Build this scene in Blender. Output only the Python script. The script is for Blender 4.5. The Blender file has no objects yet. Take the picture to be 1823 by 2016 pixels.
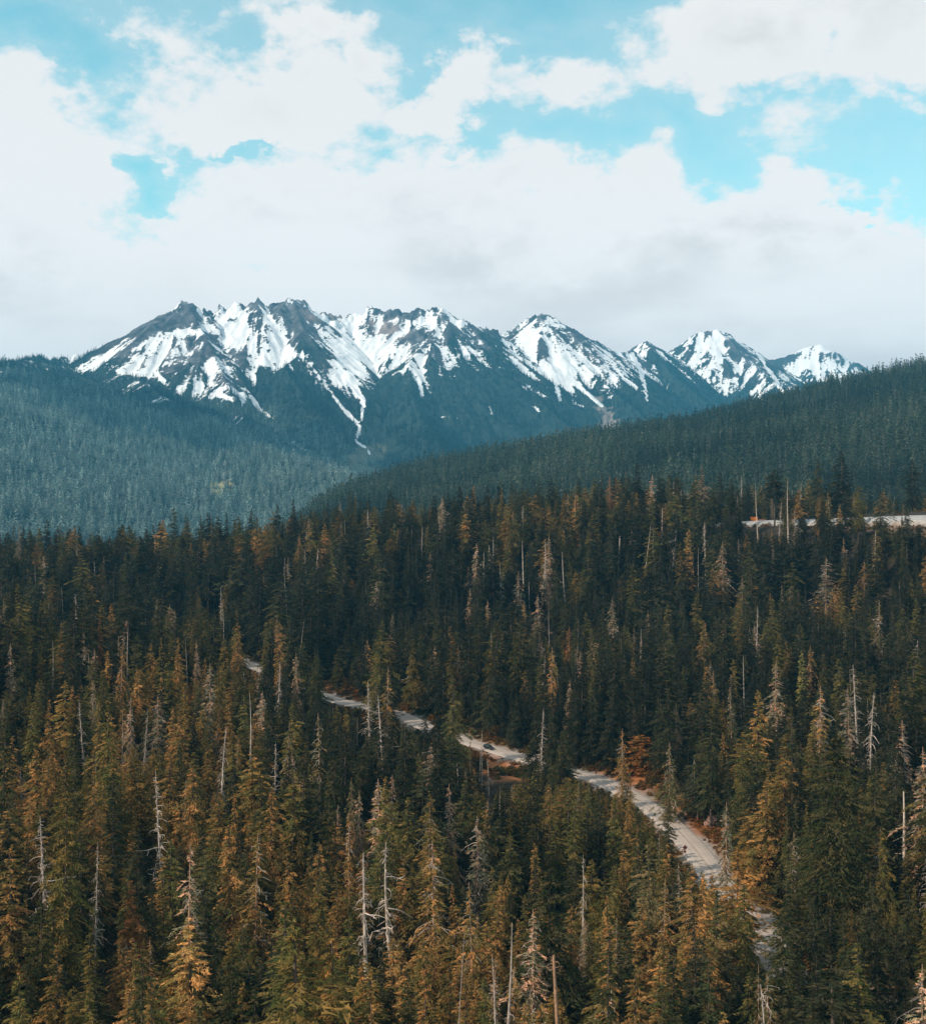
import bpy, math, random
import numpy as np

# ------------------------------------------------------------------ scene, camera, light
S = bpy.context.scene
CZ = 110.0                       # camera height above datum (m)
K = 4.1e-4                       # tangent per photo unit (photo taken as 1823 x 2016 units)
CX, CY = 911.5, 1008.0
cam_d = bpy.data.cameras.new('camera'); cam = bpy.data.objects.new('camera', cam_d)
S.collection.objects.link(cam); S.camera = cam
cam_d.sensor_fit = 'HORIZONTAL'; cam_d.angle = 2*math.atan(CX*K)
cam.location = (0, 0, CZ); cam.rotation_euler = (math.radians(90), 0, 0)
cam_d.clip_start = 1.0; cam_d.clip_end = 40000

SUN = np.array([-0.70, -0.36, 0.61]); SUN /= np.linalg.norm(SUN)
S.view_settings.view_transform = 'Standard'; S.view_settings.look = 'None'
S.view_settings.exposure = 0.0; S.view_settings.gamma = 1.0
S.view_settings.use_curve_mapping = False
S.render.engine = 'CYCLES'
S.cycles.max_bounces = 6; S.cycles.diffuse_bounces = 2; S.cycles.volume_bounces = 0
S.cycles.transparent_max_bounces = 4
S.cycles.use_denoising = True
S.cycles.sample_clamp_indirect = 4.0

sl = bpy.data.lights.new('sun', 'SUN'); sun = bpy.data.objects.new('sun', sl)
S.collection.objects.link(sun)
sl.energy = 4.6; sl.angle = math.radians(0.5); sl.color = (1.0, 0.87, 0.70)
from mathutils import Vector, Matrix
sun.rotation_euler = Vector(SUN).to_track_quat('Z', 'Y').to_euler()

def azel(px, py):
    x, z = (px-CX)*K, (CY-py)*K
    return math.atan2(x, 1.0), math.atan2(z, math.hypot(x, 1.0))

def build_world():
    w = bpy.data.worlds.new('World'); S.world = w; w.use_nodes = True
    nt = w.node_tree; N = nt.nodes; L = nt.links; N.clear()
    def new(t, **kw):
        n = N.new(t)
        for k, v in kw.items(): setattr(n, k, v)
        return n
    def val(sock, v):
        if hasattr(v, 'node'): L.new(v, sock)
        else: sock.default_value = v
    def m(op, a, b=None, c=None):
        n = new('ShaderNodeMath', operation=op); val(n.inputs[0], a)
        if b is not None: val(n.inputs[1], b)
        if c is not None: val(n.inputs[2], c)
        return n.outputs[0]
    def vm(op, a, b=None, out=0):
        n = new('ShaderNodeVectorMath', operation=op); val(n.inputs[0], a)
        if b is not None: val(n.inputs[1], b)
        return n.outputs[out]
    def sstep(x, a, b):
        n = new('ShaderNodeMapRange', interpolation_type='SMOOTHSTEP'); val(n.inputs[0], x)
        n.inputs[1].default_value = a; n.inputs[2].default_value = b
        return n.outputs[0]
    sky = new('ShaderNodeTexSky', sky_type='NISHITA')
    sky.sun_disc = False
    sky.sun_elevation = math.asin(SUN[2]); sky.sun_rotation = math.atan2(SUN[0], SUN[1])
    sky.altitude = 900; sky.air_density = 1.0; sky.dust_density = 0.6; sky.ozone_density = 1.0
    tc = new('ShaderNodeTexCoord').outputs['Generated']
    d = vm('NORMALIZE', tc)
    sx = new('ShaderNodeSeparateXYZ'); L.new(d, sx.inputs[0])
    x, y, z = sx.outputs
    az = m('ARCTAN2', x, y); el = m('ARCSINE', z)
    def noise(vec, scale, detail, rough, lac=2.0, dist=0.0):
        n = new('ShaderNodeTexNoise'); L.new(vec, n.inputs['Vector'])
        n.inputs['Scale'].default_value = scale; n.inputs['Detail'].default_value = detail
        n.inputs['Roughness'].default_value = rough; n.inputs['Lacunarity'].default_value = lac
        n.inputs['Distortion'].default_value = dist
        return n
    # domain warp: cloud edges billow
    stretch = vm('MULTIPLY', d, (1.0, 1.0, 1.5))
    w1 = noise(stretch, 8.0, 8, 0.6)
    warp = vm('SCALE', vm('SUBTRACT', w1.outputs['Color'], (0.5, 0.5, 0.5)))
    warp.node.inputs['Scale'].default_value = 0.17
    cmb = new('ShaderNodeCombineXYZ'); L.new(az, cmb.inputs[0]); L.new(el, cmb.inputs[1])
    p = vm('ADD', cmb.outputs[0], warp)
    def blob(px, py, rx, ry, amp):
        a, e = azel(px, py)
        q = vm('MULTIPLY', vm('SUBTRACT', p, (a, e, 0)), (1/(rx*K), 1/(ry*K), 0))
        ln = vm('LENGTH', q, out=1)
        return m('MULTIPLY', m('SUBTRACT', 1.0, ln), amp)
    clouds = [(840,470,560,200,1.0),(560,420,260,110,.8),(1290,350,75,90,.55),(1000,360,260,95,.6),(1560,460,330,100,.8),
              (1780,430,90,50,.5),(60,330,230,190,.9),(150,170,110,55,.35),(520,180,230,105,.8),(640,85,120,60,.6),
              (420,245,200,50,.5),(840,180,190,45,.5),(1105,170,120,48,.5),(1540,60,350,110,.9),(1800,60,200,110,.8),
              (1430,180,60,50,.45),(1790,200,60,26,.28),(380,310,70,18,.22),(90,470,260,90,.8),(1590,235,70,40,.1),
              (560,10,60,30,.2),(300,60,130,40,.14),(860,265,40,24,.3),(1165,310,26,34,.3)]
    f = None
    for b in clouds:
        o = blob(*b); f = o if f is None else m('MAXIMUM', f, o)
    # low bank that closes the horizon all the way round
    e0 = azel(CX, 445)[1]
    sp = new('ShaderNodeSeparateXYZ'); L.new(p, sp.inputs[0])
    low = m('MULTIPLY', m('SUBTRACT', e0, sp.outputs[1]), 16.0)
    f = m('MAXIMUM', f, low)
    # outside the photographed part of the dome the same broken cover goes on
    gen = noise(stretch, 2.6, 3, 0.5)
    gf = m('MULTIPLY', m('SUBTRACT', gen.outputs['Fac'], 0.50), 5.0)
    away = sstep(m('MAXIMUM', m('ABSOLUTE', m('DIVIDE', az, 0.45)), m('ABSOLUTE', m('DIVIDE', el, 0.50))), 0.95, 1.25)
    f = m('ADD', m('MULTIPLY', f, m('SUBTRACT', 1.0, away)), m('MULTIPLY', m('MAXIMUM', gf, low), away))
    holes = [(215,70,120,45,.5),(70,40,150,60,.7),(320,345,70,50,.9),(520,278,75,17,.6),(1692,458,40,16,.5),(180,480,20,8,.4),(10,488,30,9,.4),(1690,395,34,26,.5)]
    for b in holes:
        f = m('SUBTRACT', f, m('MAXIMUM', blob(*b), 0.0))
    n2 = noise(stretch, 13.0, 9, 0.60)
    n3 = noise(stretch, 30.0, 8, 0.62)
    f = m('ADD', f, m('MULTIPLY', m('SUBTRACT', n2.outputs['Fac'], 0.5), 1.25))
    f = m('ADD', f, m('MULTIPLY', m('SUBTRACT', n3.outputs['Fac'], 0.5), 0.7))
    mask = sstep(f, -0.15, 0.28)
    veil = m('MULTIPLY', sstep(f, -0.85, 0.15), 0.22)
    mask = m('MAXIMUM', mask, veil)
    # clear sky
    tint = new('ShaderNodeMix', data_type='RGBA', blend_type='MULTIPLY'); tint.inputs[0].default_value = 1.0
    L.new(sky.outputs[0], tint.inputs[6]); tint.inputs[7].default_value = SKY_TINT
    # cloud body: bright tops, lilac-grey undersides
    g1 = noise(vm('MULTIPLY', d, (1.0, 1.0, 2.6)), 4.2, 6, 0.5)
    thick = sstep(f, 0.35, 1.05)
    gr = m('MULTIPLY', sstep(g1.outputs['Fac'], 0.42, 0.66), thick)
    cm = new('ShaderNodeMix', data_type='RGBA'); L.new(gr, cm.inputs[0])
    cm.inputs[6].default_value = CLOUD_LIT; cm.inputs[7].default_value = CLOUD_GREY
    fm = new('ShaderNodeMix', data_type='RGBA'); L.new(mask, fm.inputs[0])
    hz = m('ADD', 1.0, m('MULTIPLY', m('SUBTRACT', 1.0, sstep(m('ABSOLUTE', el), 0.14, 0.36)), 0.15))
    cb = vm('SCALE', cm.outputs[2]); L.new(hz, cb.node.inputs['Scale'])
    L.new(tint.outputs[2], fm.inputs[6]); L.new(cb, fm.inputs[7])
    bg = new('ShaderNodeBackground'); bg.inputs['Strength'].default_value = 0.1
    L.new(fm.outputs[2], bg.inputs['Color'])
    out = new('ShaderNodeOutputWorld'); L.new(bg.outputs[0], out.inputs['Surface'])
    w.cycles.sampling_method = 'MANUAL'; w.cycles.sample_map_resolution = 512
SKY_TINT = (1.95, 2.9, 2.1, 1)
CLOUD_LIT = (9.7, 9.5, 9.3, 1); CLOUD_GREY = (7.8, 7.6, 7.55, 1)
build_world()

# ------------------------------------------------------------------ helpers
rs = np.random.RandomState(7)
C = S.collection

def hashf(ix, iy, seed):
    h = (ix.astype(np.int64)*374761393 + iy.astype(np.int64)*668265263 + seed*974634541) & 0xFFFFFFFF
    h = ((h ^ (h >> 13))*1274126177) & 0xFFFFFFFF
    h = (h ^ (h >> 16)) & 0xFFFF
    return h/65535.0
def vn(x, y, seed=0):
    ix, iy = np.floor(x), np.floor(y); fx, fy = x-ix, y-iy
    fx = fx*fx*fx*(fx*(fx*6-15)+10); fy = fy*fy*fy*(fy*(fy*6-15)+10)
    a, b = hashf(ix, iy, seed), hashf(ix+1, iy, seed)
    c, d = hashf(ix, iy+1, seed), hashf(ix+1, iy+1, seed)
    return (a*(1-fx)+b*fx)*(1-fy)+(c*(1-fx)+d*fx)*fy - 0.5
def fbm(x, y, o=4, seed=0, g=0.5):
    r, a = 0, 1.0
    for i in range(o):
        r = r + a*vn(x, y, seed+i*17); x, y, a = x*2.03+11.3, y*2.03+5.7, a*g
    return r
def ss(x, a, b):
    t = np.clip((x-a)/(b-a), 0, 1); return t*t*(3-2*t)

def raw_mesh(name, V, loops, starts, totals):
    me = bpy.data.meshes.new(name)
    me.vertices.add(len(V)); me.vertices.foreach_set('co', np.asarray(V, np.float32).ravel())
    me.loops.add(len(loops)); me.loops.foreach_set('vertex_index', np.asarray(loops, np.int32))
    me.polygons.add(len(starts)); me.polygons.foreach_set('loop_start', np.asarray(starts, np.int32))
    me.polygons.foreach_set('loop_total', np.asarray(totals, np.int32))
    me.update(calc_edges=True)
    return me
def tri_mesh(name, T):
    n = len(T)
    return raw_mesh(name, T.reshape(-1, 3), np.arange(3*n), np.arange(n)*3, np.full(n, 3))
def quads_mesh(name, V, Q):
    Q = np.asarray(Q); n = len(Q)
    return raw_mesh(name, V, Q.ravel(), np.arange(n)*4, np.full(n, 4))
def f_attr(me, name, v):
    a = me.attributes.new(name, 'FLOAT', 'POINT'); a.data.foreach_set('value', np.asarray(v, np.float32))
def v_attr(me, name, v):
    a = me.attributes.new(name, 'FLOAT_VECTOR', 'POINT'); a.data.foreach_set('vector', np.asarray(v, np.float32).ravel())
def i_attr(me, name, v):
    a = me.attributes.new(name, 'INT', 'POINT'); a.data.foreach_set('value', np.asarray(v, np.int32))
def smooth(me, on=True):
    me.polygons.foreach_set('use_smooth', np.full(len(me.polygons), on))
def obj(name, me, mat=None, parent=None, **props):
    o = bpy.data.objects.new(name, me); C.objects.link(o)
    if mat is not None and me is not None and len(me.materials) == 0: me.materials.append(mat)
    if parent is not None: o.parent = parent
    for k, v in props.items(): o[k] = v
    return o

def pt(px, py, Y): return np.array([(px-CX)*K*Y, Y, CZ+(CY-py)*K*Y])
def proj(x, y, z):
    y = np.maximum(y, 1.0)
    return CX + x/y/K, CY - (z-CZ)/y/K

# ------------------------------------------------------------------ materials
def mat_new(name):
    m = bpy.data.materials.new(name); m.use_nodes = True
    nt = m.node_tree; nt.nodes.clear()
    out = nt.nodes.new('ShaderNodeOutputMaterial')
    return m, nt, out
def simple(name, col, rough=0.7, metal=0.0, var=0.25, scale=3.0, spec=0.3):
    m, nt, out = mat_new(name)
    b = nt.nodes.new('ShaderNodeBsdfPrincipled'); nt.links.new(b.outputs[0], out.inputs[0])
    b.inputs['Roughness'].default_value = rough; b.inputs['Metallic'].default_value = metal
    b.inputs['Specular IOR Level'].default_value = spec
    tc = nt.nodes.new('ShaderNodeTexCoord'); n = nt.nodes.new('ShaderNodeTexNoise')
    nt.links.new(tc.outputs['Object'], n.inputs['Vector']); n.inputs['Scale'].default_value = scale
    n.inputs['Detail'].default_value = 5
    r = nt.nodes.new('ShaderNodeMapRange'); nt.links.new(n.outputs['Fac'], r.inputs[0])
    r.inputs[1].default_value = .3; r.inputs[2].default_value = .7
    r.inputs[3].default_value = 1-var; r.inputs[4].default_value = 1+var
    mx = nt.nodes.new('ShaderNodeVectorMath'); mx.operation = 'SCALE'
    mx.inputs[0].default_value = col; nt.links.new(r.outputs[0], mx.inputs['Scale'])
    nt.links.new(mx.outputs[0], b.inputs['Base Color'])
    return m
def vary(m, lo, hi):
    nt = m.node_tree; b = next(n for n in nt.nodes if n.type == 'BSDF_PRINCIPLED'); src = b.inputs['Base Color'].links[0].from_socket
    oi = nt.nodes.new('ShaderNodeObjectInfo'); r = nt.nodes.new('ShaderNodeMapRange'); nt.links.new(oi.outputs['Random'], r.inputs[0])
    r.inputs[3].default_value = lo; r.inputs[4].default_value = hi
    sc = nt.nodes.new('ShaderNodeVectorMath'); sc.operation = 'SCALE'; nt.links.new(src, sc.inputs[0]); nt.links.new(r.outputs[0], sc.inputs['Scale'])
    nt.links.new(sc.outputs[0], b.inputs['Base Color']); return m
def foliage(name, transl=0.25):
    m, nt, out = mat_new(name); L = nt.links
    at = nt.nodes.new('ShaderNodeAttribute'); at.attribute_type = 'INSTANCER'; at.attribute_name = 'tint'
    tw = nt.nodes.new('ShaderNodeAttribute'); tw.attribute_type = 'GEOMETRY'; tw.attribute_name = 'twig'
    r = nt.nodes.new('ShaderNodeMapRange'); L.new(tw.outputs['Fac'], r.inputs[0])
    r.inputs[3].default_value = 0.55; r.inputs[4].default_value = 1.5
    sc = nt.nodes.new('ShaderNodeVectorMath'); sc.operation = 'SCALE'
    L.new(at.outputs['Vector'], sc.inputs[0]); L.new(r.outputs[0], sc.inputs['Scale'])
    # some sprays brown off
    mx = nt.nodes.new('ShaderNodeMix'); mx.data_type = 'RGBA'
    r2 = nt.nodes.new('ShaderNodeMapRange'); L.new(tw.outputs['Fac'], r2.inputs[0])
    r2.inputs[1].default_value = .78; r2.inputs[2].default_value = 1.0; r2.inputs[4].default_value = .55
    L.new(r2.outputs[0], mx.inputs[0]); L.new(sc.outputs[0], mx.inputs[6])
    mulb = nt.nodes.new('ShaderNodeVectorMath'); mulb.operation = 'MULTIPLY'
    L.new(sc.outputs[0], mulb.inputs[0]); mulb.inputs[1].default_value = (1.55, 1.22, 0.9)
    L.new(mulb.outputs[0], mx.inputs[7])
    gm = nt.nodes.new('ShaderNodeMix'); gm.data_type = 'RGBA'; r3 = nt.nodes.new('ShaderNodeMapRange'); L.new(tw.outputs['Fac'], r3.inputs[0])
    r3.inputs[1].default_value = .34; r3.inputs[2].default_value = .70; r3.inputs[3].default_value = .75; r3.inputs[4].default_value = 0.0
    L.new(r3.outputs[0], gm.inputs[0]); L.new(mx.outputs[2], gm.inputs[6])
    mg = nt.nodes.new('ShaderNodeVectorMath'); mg.operation = 'MULTIPLY'; L.new(sc.outputs[0], mg.inputs[0]); mg.inputs[1].default_value = (.46, .88, .78); L.new(mg.outputs[0], gm.inputs[7])
    mx = gm
    d = nt.nodes.new('ShaderNodeBsdfDiffuse'); t = nt.nodes.new('ShaderNodeBsdfTranslucent')
    L.new(mx.outputs[2], d.inputs[0]); L.new(mx.outputs[2], t.inputs[0])
    ms = nt.nodes.new('ShaderNodeMixShader'); ms.inputs[0].default_value = transl
    L.new(d.outputs[0], ms.inputs[1]); L.new(t.outputs[0], ms.inputs[2]); L.new(ms.outputs[0], out.inputs[0])
    return m
M_FOL = foliage('conifer_foliage')
M_BARK = simple('bark', (0.085, 0.062, 0.048), .9, var=.4, scale=1.2)
M_DEAD = simple('bleached_wood', (0.58, 0.465, 0.39), .85, var=.4, scale=.8)
vary(M_DEAD, .55, 1.1)
M_WARM = simple('weathered_wood', (0.36, 0.21, 0.13), .85, var=.4, scale=.8)

# ------------------------------------------------------------------ near terrain
def catmull(P, step=3.0):
    P = np.asarray(P, float); out = []
    Q = np.vstack([2*P[0]-P[1], P, 2*P[-1]-P[-2]])
    for i in range(1, len(Q)-2):
        a, b, c, d = Q[i-1:i+3]; n = max(2, int(np.linalg.norm(c-b)/step))
        for t in np.arange(n)/n:
            out.append(.5*((2*b)+(c-a)*t+(2*a-5*b+4*c-d)*t*t+(3*b-a-3*c+d)*t**3))
    out.append(P[-1]); return np.array(out)
ROAD_PX = [(330,1262,735),(420,1283,690),(487,1306,645),(560,1336,608),(656,1376,570),(780,1405,540),(855,1438,516),(968,1474,493),(1035,1494,479),
           (1130,1521,463),(1200,1544,447),(1290,1597,420),(1350,1652,390),(1392,1704,365),(1440,1770,338),(1500,1842,312),(1530,1905,290)]
ROAD_P = [pt(*a) for a in ROAD_PX] + [np.array([92., 262, CZ-105]), np.array([126., 232, CZ-104]), np.array([180., 200, CZ-103]), np.array([270., 160, CZ-103]), np.array([420., 110, CZ-104])]
ROAD = catmull(ROAD_P)
UP_PX = [(1395,1032,930),(1440,1029,905),(1482,1026,885),(1560,1024,868),(1650,1021,842),(1750,1017,800),(1823,1015,760),(1960,1016,700)]
UP_P = [pt(*a) for a in UP_PX] + [np.array([360., 600, CZ-6])]
UP = catmull(UP_P)

ctrl = [(-500,-300,-112),(0,-300,-116),(500,-300,-112),(-300,100,-106),(0,120,-114),(300,100,-106),
        (-130,240,-100),(-40,240,-110),(30,240,-112),(150,250,-101),(260,260,-96),
        (-60,380,-98),(-130,380,-88),(-200,380,-80),(0,420,-103),
        (-180,480,-70),(-110,470,-82),(-270,520,-62),(-150,560,-74),(-330,460,-66),(-230,600,-80),(-320,660,-84),
        (-200,720,-76),(-320,760,-74),(0,640,-80),(90,600,-82),(-100,730,-68),(190,560,-82),(260,520,-80),(200,420,-92),(260,400,-88),(330,560,-72),
        (0,770,-54),(120,740,-58),(230,700,-60),(-110,820,-50),(320,690,-36),(150,820,-28),
        (-400,900,-52),(-300,900,-47),(-200,900,-42),(-110,910,-30),(-20,910,-20),(60,910,-15),(150,915,-9),
        (-400,1000,-80),(-200,1000,-70),(0,1010,-45),(200,1000,-18),(330,900,-6),(420,1000,-8),(450,760,-10),
        (-400,1200,-150),(0,1200,-130),(300,1200,-60),(500,1200,-30)]
ctrl = [(a, b, c+CZ) for a, b, c in ctrl]
ctrl += [tuple(p) for p in ROAD_P[::1]] + [tuple(p-np.array([0, 0, .3])) for p in UP_P]
CT = np.array(ctrl)
def _tps(d2): return np.where(d2 > 1e-9, d2*np.log(np.maximum(d2, 1e-9)), 0)
_n = len(CT); _s = 300.0
_xy = CT[:, :2]/_s
_A = np.zeros((_n+3, _n+3))
_A[:_n, :_n] = _tps(((_xy[:, None]-_xy[None])**2).sum(-1)) + np.eye(_n)*0.02
_A[:_n, _n] = 1; _A[:_n, _n+1:] = _xy; _A[_n:, :_n] = _A[:_n, _n:].T
_W = np.linalg.solve(_A, np.concatenate([CT[:, 2], np.zeros(3)]))
def near_base(x, y):
    x, y = np.asarray(x, float), np.asarray(y, float)
    sh = x.shape; q = np.stack([x.ravel(), y.ravel()], 1)/_s
    z = _W[_n] + q@_W[_n+1:]
    for i in range(_n):
        z = z + _W[i]*_tps((q[:, 0]-_xy[i, 0])**2+(q[:, 1]-_xy[i, 1])**2)
    return z.reshape(sh)
def road_dist(x, y, R):
    """distance to a centre line, its height there, and side (+ = away from the camera)"""
    best = np.full(x.shape, 1e9); zz = np.zeros(x.shape); sd = np.zeros(x.shape); ii = np.zeros(x.shape, int)
    T = np.gradient(R[:, :2], axis=0); T /= np.linalg.norm(T, axis=1)[:, None]
    for i in range(len(R)):
        dx, dy = x-R[i, 0], y-R[i, 1]; d = dx*dx+dy*dy; m = d < best
        best[m] = d[m]; zz[m] = R[i, 2]; ii[m] = i
        s = T[i, 0]*dy[m]-T[i, 1]*dx[m]; sd[m] = s
    return np.sqrt(best), zz, np.sign(sd), ii
def ground_z(x, y, full=False):
    x, y = np.asarray(x, float), np.asarray(y, float)
    z = near_base(x, y) + 3.0*fbm(x/60, y/60, 4, 3) + 0.6*fbm(x/9, y/9, 3, 9)
    d1, z1, s1, i1 = road_dist(x, y, ROAD)
    bank = np.where(s1 < 0, -0.34*np.clip(d1-5.5, 0, 12), 0.22*np.clip(d1-6.5, 0, 10))
    zr = z1-0.28+bank*ss(d1, 4.8, 8)
    w = 1-ss(d1, 6, 30)
    z = z*(1-w)+zr*w
    d2, z2, s2, i2 = road_dist(x, y, UP)
    bank = np.where(s2 < 0, -0.62*np.clip(d2-5.0, 0, 16), 0)
    w = 1-ss(d2, 12, 34)
    z = z*(1-w)+(z2-0.28+bank)*w
    if full: return z, (d1, s1, i1), (d2, s2, i2)
    return z

GX = np.arange(-620, 621, 4.0); GY = np.arange(-300, 1221, 4.0)
gx, gy = np.meshgrid(GX, GY)
gz, rd1, rd2 = ground_z(gx, gy, True)
def gzi(x, y):
    """bilinear look-up in the ground sheet"""
    x, y = np.asarray(x, float), np.asarray(y, float)
    u = np.clip((x-GX[0])/4, 0, len(GX)-1.001); v = np.clip((y-GY[0])/4, 0, len(GY)-1.001)
    i, j = u.astype(int), v.astype(int); fu, fv = u-i, v-j
    return (gz[j, i]*(1-fu)+gz[j, i+1]*fu)*(1-fv)+(gz[j+1, i]*(1-fu)+gz[j+1, i+1]*fu)*fv

def grid_quads(nr, nc):
    a = (np.arange(nr-1)[:, None]*nc+np.arange(nc-1)[None]).ravel()
    return np.stack([a, a+1, a+nc+1, a+nc], 1)

def surf_mat(name, rough=.9, fine=0.25, amp=0.5, snow=False, bump=0.3):
    """terrain material: painted ground kinds (vertex colour) broken up by noise, with snow cover where the snow attribute says"""
    m, nt, out = mat_new(name); L = nt.links
    b = nt.nodes.new('ShaderNodeBsdfPrincipled'); b.inputs['Roughness'].default_value = rough
    b.inputs['Specular IOR Level'].default_value = 0.1
    L.new(b.outputs[0], out.inputs[0])
    at = nt.nodes.new('ShaderNodeAttribute'); at.attribute_name = 'alb'
    geo = nt.nodes.new('ShaderNodeNewGeometry')
    n = nt.nodes.new('ShaderNodeTexNoise'); L.new(geo.outputs['Position'], n.inputs['Vector'])
    n.inputs['Scale'].default_value = fine; n.inputs['Detail'].default_value = 6; n.inputs['Roughness'].default_value = .65
    r = nt.nodes.new('ShaderNodeMapRange'); L.new(n.outputs['Fac'], r.inputs[0])
    r.inputs[1].default_value = .25; r.inputs[2].default_value = .75
    r.inputs[3].default_value = 1-amp; r.inputs[4].default_value = 1+amp
    sc = nt.nodes.new('ShaderNodeVectorMath'); sc.operation = 'SCALE'
    L.new(at.outputs['Vector'], sc.inputs[0]); L.new(r.outputs[0], sc.inputs['Scale'])
    col = sc.outputs[0]
    if snow:
        sn = nt.nodes.new('ShaderNodeAttribute'); sn.attribute_name = 'snow'
        n2 = nt.nodes.new('ShaderNodeTexNoise'); L.new(geo.outputs['Position'], n2.inputs['Vector'])
        n2.inputs['Scale'].default_value = 0.042; n2.inputs['Detail'].default_value = 7; n2.inputs['Roughness'].default_value = .65
        ma = nt.nodes.new('ShaderNodeMath'); ma.operation = 'MULTIPLY_ADD'
        L.new(n2.outputs['Fac'], ma.inputs[0]); ma.inputs[1].default_value = 2.9; L.new(sn.outputs['Fac'], ma.inputs[2])
        st = nt.nodes.new('ShaderNodeMapRange'); st.interpolation_type = 'SMOOTHSTEP'; L.new(ma.outputs[0], st.inputs[0])
        st.inputs[1].default_value = 1.38; st.inputs[2].default_value = 1.66
        mx = nt.nodes.new('ShaderNodeMix'); mx.data_type = 'RGBA'; L.new(st.outputs[0], mx.inputs[0])
        L.new(col, mx.inputs[6]); mx.inputs[7].default_value = (.80, .81, .83, 1)
        col = mx.outputs[2]
    L.new(col, b.inputs['Base Color'])
    bp = nt.nodes.new('ShaderNodeBump'); bp.inputs['Strength'].default_value = bump; bp.inputs['Distance'].default_value = 0.6/fine*0.3
    L.new(n.outputs['Fac'], bp.inputs['Height']); L.new(bp.outputs[0], b.inputs['Normal'])
    return m

def build_ground():
    V = np.stack([gx.ravel(), gy.ravel(), gz.ravel()], 1)
    me = quads_mesh('ground', V, grid_quads(len(GY), len(GX))); smooth(me)
    n1 = fbm(gx/22, gy/22, 4, 31); n2 = fbm(gx/7, gy/7, 3, 41)
    floor = np.array([.038, .028, .018]); olive = np.array([.10, .085, .028]); rust = np.array([.30, .115, .045]); gravel = np.array([.36, .31, .28]); pinkb = np.array([.27, .155, .115])
    al = np.broadcast_to(floor, gx.shape+(3,)).copy()
    def put(w, c):
        nonlocal al
        w = np.clip(w, 0, 1)[..., None]; al = al*(1-w)+c*w
    d1, s1, i1 = rd1; d2, s2, i2 = rd2
    put((1-ss(d1, 12, 26))*ss(n1, -.25, .1), olive)
    put((1-ss(d1, 9, 24))*ss(n1+n2*.6, .0, .25), rust*np.array([.8, .9, .8]))
    # bare red banks below the car and beside the bend
    for px, py, Y, rr in ((985,1525,472,17),(1395,1625,398,9),(900,1470,503,7),(1265,1500,455,14),(1385,1600,405,9),(1600,1045,842,14),(1690,1060,800,14)):
        q = pt(px, py, Y); put((1-ss(np.hypot(gx-q[0], gy-q[1])+8*n2, rr*.7, rr*1.4))*.95, rust if Y < 600 else pinkb)
    put((1-ss(d2+6*n1, 17, 30))*(s2 < 0), pinkb*np.array([.85, .95, .9]))
    put((1-ss(d2+3*n2, 11, 15)), gravel*np.array([.95, 1., 1.02]))
    put((1-ss(d1+1.2*n2, 5.6, 6.8)), gravel*.75)
    v_attr(me, 'alb', al.reshape(-1, 3))
    obj('ground', me, surf_mat('forest_ground', fine=.35, amp=.45), kind='structure')
build_ground()

# ------------------------------------------------------------------ roads
def asphalt(name, base):
    m, nt, out = mat_new(name); L = nt.links
    b = nt.nodes.new('ShaderNodeBsdfPrincipled'); L.new(b.outputs[0], out.inputs[0]); b.inputs['Roughness'].default_value = .85
    b.inputs['Specular IOR Level'].default_value = .2
    at = nt.nodes.new('ShaderNodeAttribute'); at.attribute_name = 'across'
    geo = nt.nodes.new('ShaderNodeNewGeometry')
    n = nt.nodes.new('ShaderNodeTexNoise'); L.new(geo.outputs['Position'], n.inputs['Vector']); n.inputs['Scale'].default_value = .25; n.inputs['Detail'].default_value = 7
    # worn wheel tracks: two pairs of slightly darker bands
    w = nt.nodes.new('ShaderNodeMath'); w.operation = 'MULTIPLY'; L.new(at.outputs['Fac'], w.inputs[0]); w.inputs[1].default_value = 3.49
    c = nt.nodes.new('ShaderNodeMath'); c.operation = 'COSINE'; L.new(w.outputs[0], c.inputs[0])
    r = nt.nodes.new('ShaderNodeMapRange'); L.new(c.outputs[0], r.inputs[0]); r.inputs[1].default_value = -1; r.inputs[2].default_value = 1
    r.inputs[3].default_value = 1.03; r.inputs[4].default_value = .93
    r2 = nt.nodes.new('ShaderNodeMapRange'); L.new(n.outputs['Fac'], r2.inputs[0]); r2.inputs[1].default_value = .3; r2.inputs[2].default_value = .7
    r2.inputs[3].default_value = .92; r2.inputs[4].default_value = 1.08
    mu = nt.nodes.new('ShaderNodeMath'); mu.operation = 'MULTIPLY'; L.new(r.outputs[0], mu.inputs[0]); L.new(r2.outputs[0], mu.inputs[1])
    sc = nt.nodes.new('ShaderNodeVectorMath'); sc.operation = 'SCALE'; sc.inputs[0].default_value = base; L.new(mu.outputs[0], sc.inputs['Scale'])
    L.new(sc.outputs[0], b.inputs['Base Color'])
    return m
def ribbon(name, R, offs, dz, mat, parent=None, rng=None, **props):
    R = R if rng is None else R[rng[0]:rng[1]]
    T = np.gradient(R[:, :2], axis=0); T /= np.linalg.norm(T, axis=1)[:, None]
    Nn = np.stack([-T[:, 1], T[:, 0]], 1); V = []; A = []
    for o, h in zip(offs, dz):
        V.append(np.column_stack([R[:, :2]+Nn*o, R[:, 2]+h])); A.append(np.full(len(R), o))
    V = np.stack(V, 1).reshape(-1, 3); A = np.stack(A, 1).ravel()
    me = quads_mesh(name, V, grid_quads(len(R), len(offs))[:, ::-1]); f_attr(me, 'across', A)
    return obj(name, me, mat, parent, **props)
M_ROAD = asphalt('worn_pale_asphalt', (.42, .345, .30))
M_ROAD2 = asphalt('pale_gravel_road', (.31, .30, .295))
M_LINE = simple('worn_white_paint', (.50, .44, .39), .7, var=.4, scale=.5)
M_YEL = simple('worn_centre_paint', (.26, .19, .12), .7, var=.3, scale=.5)
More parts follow.
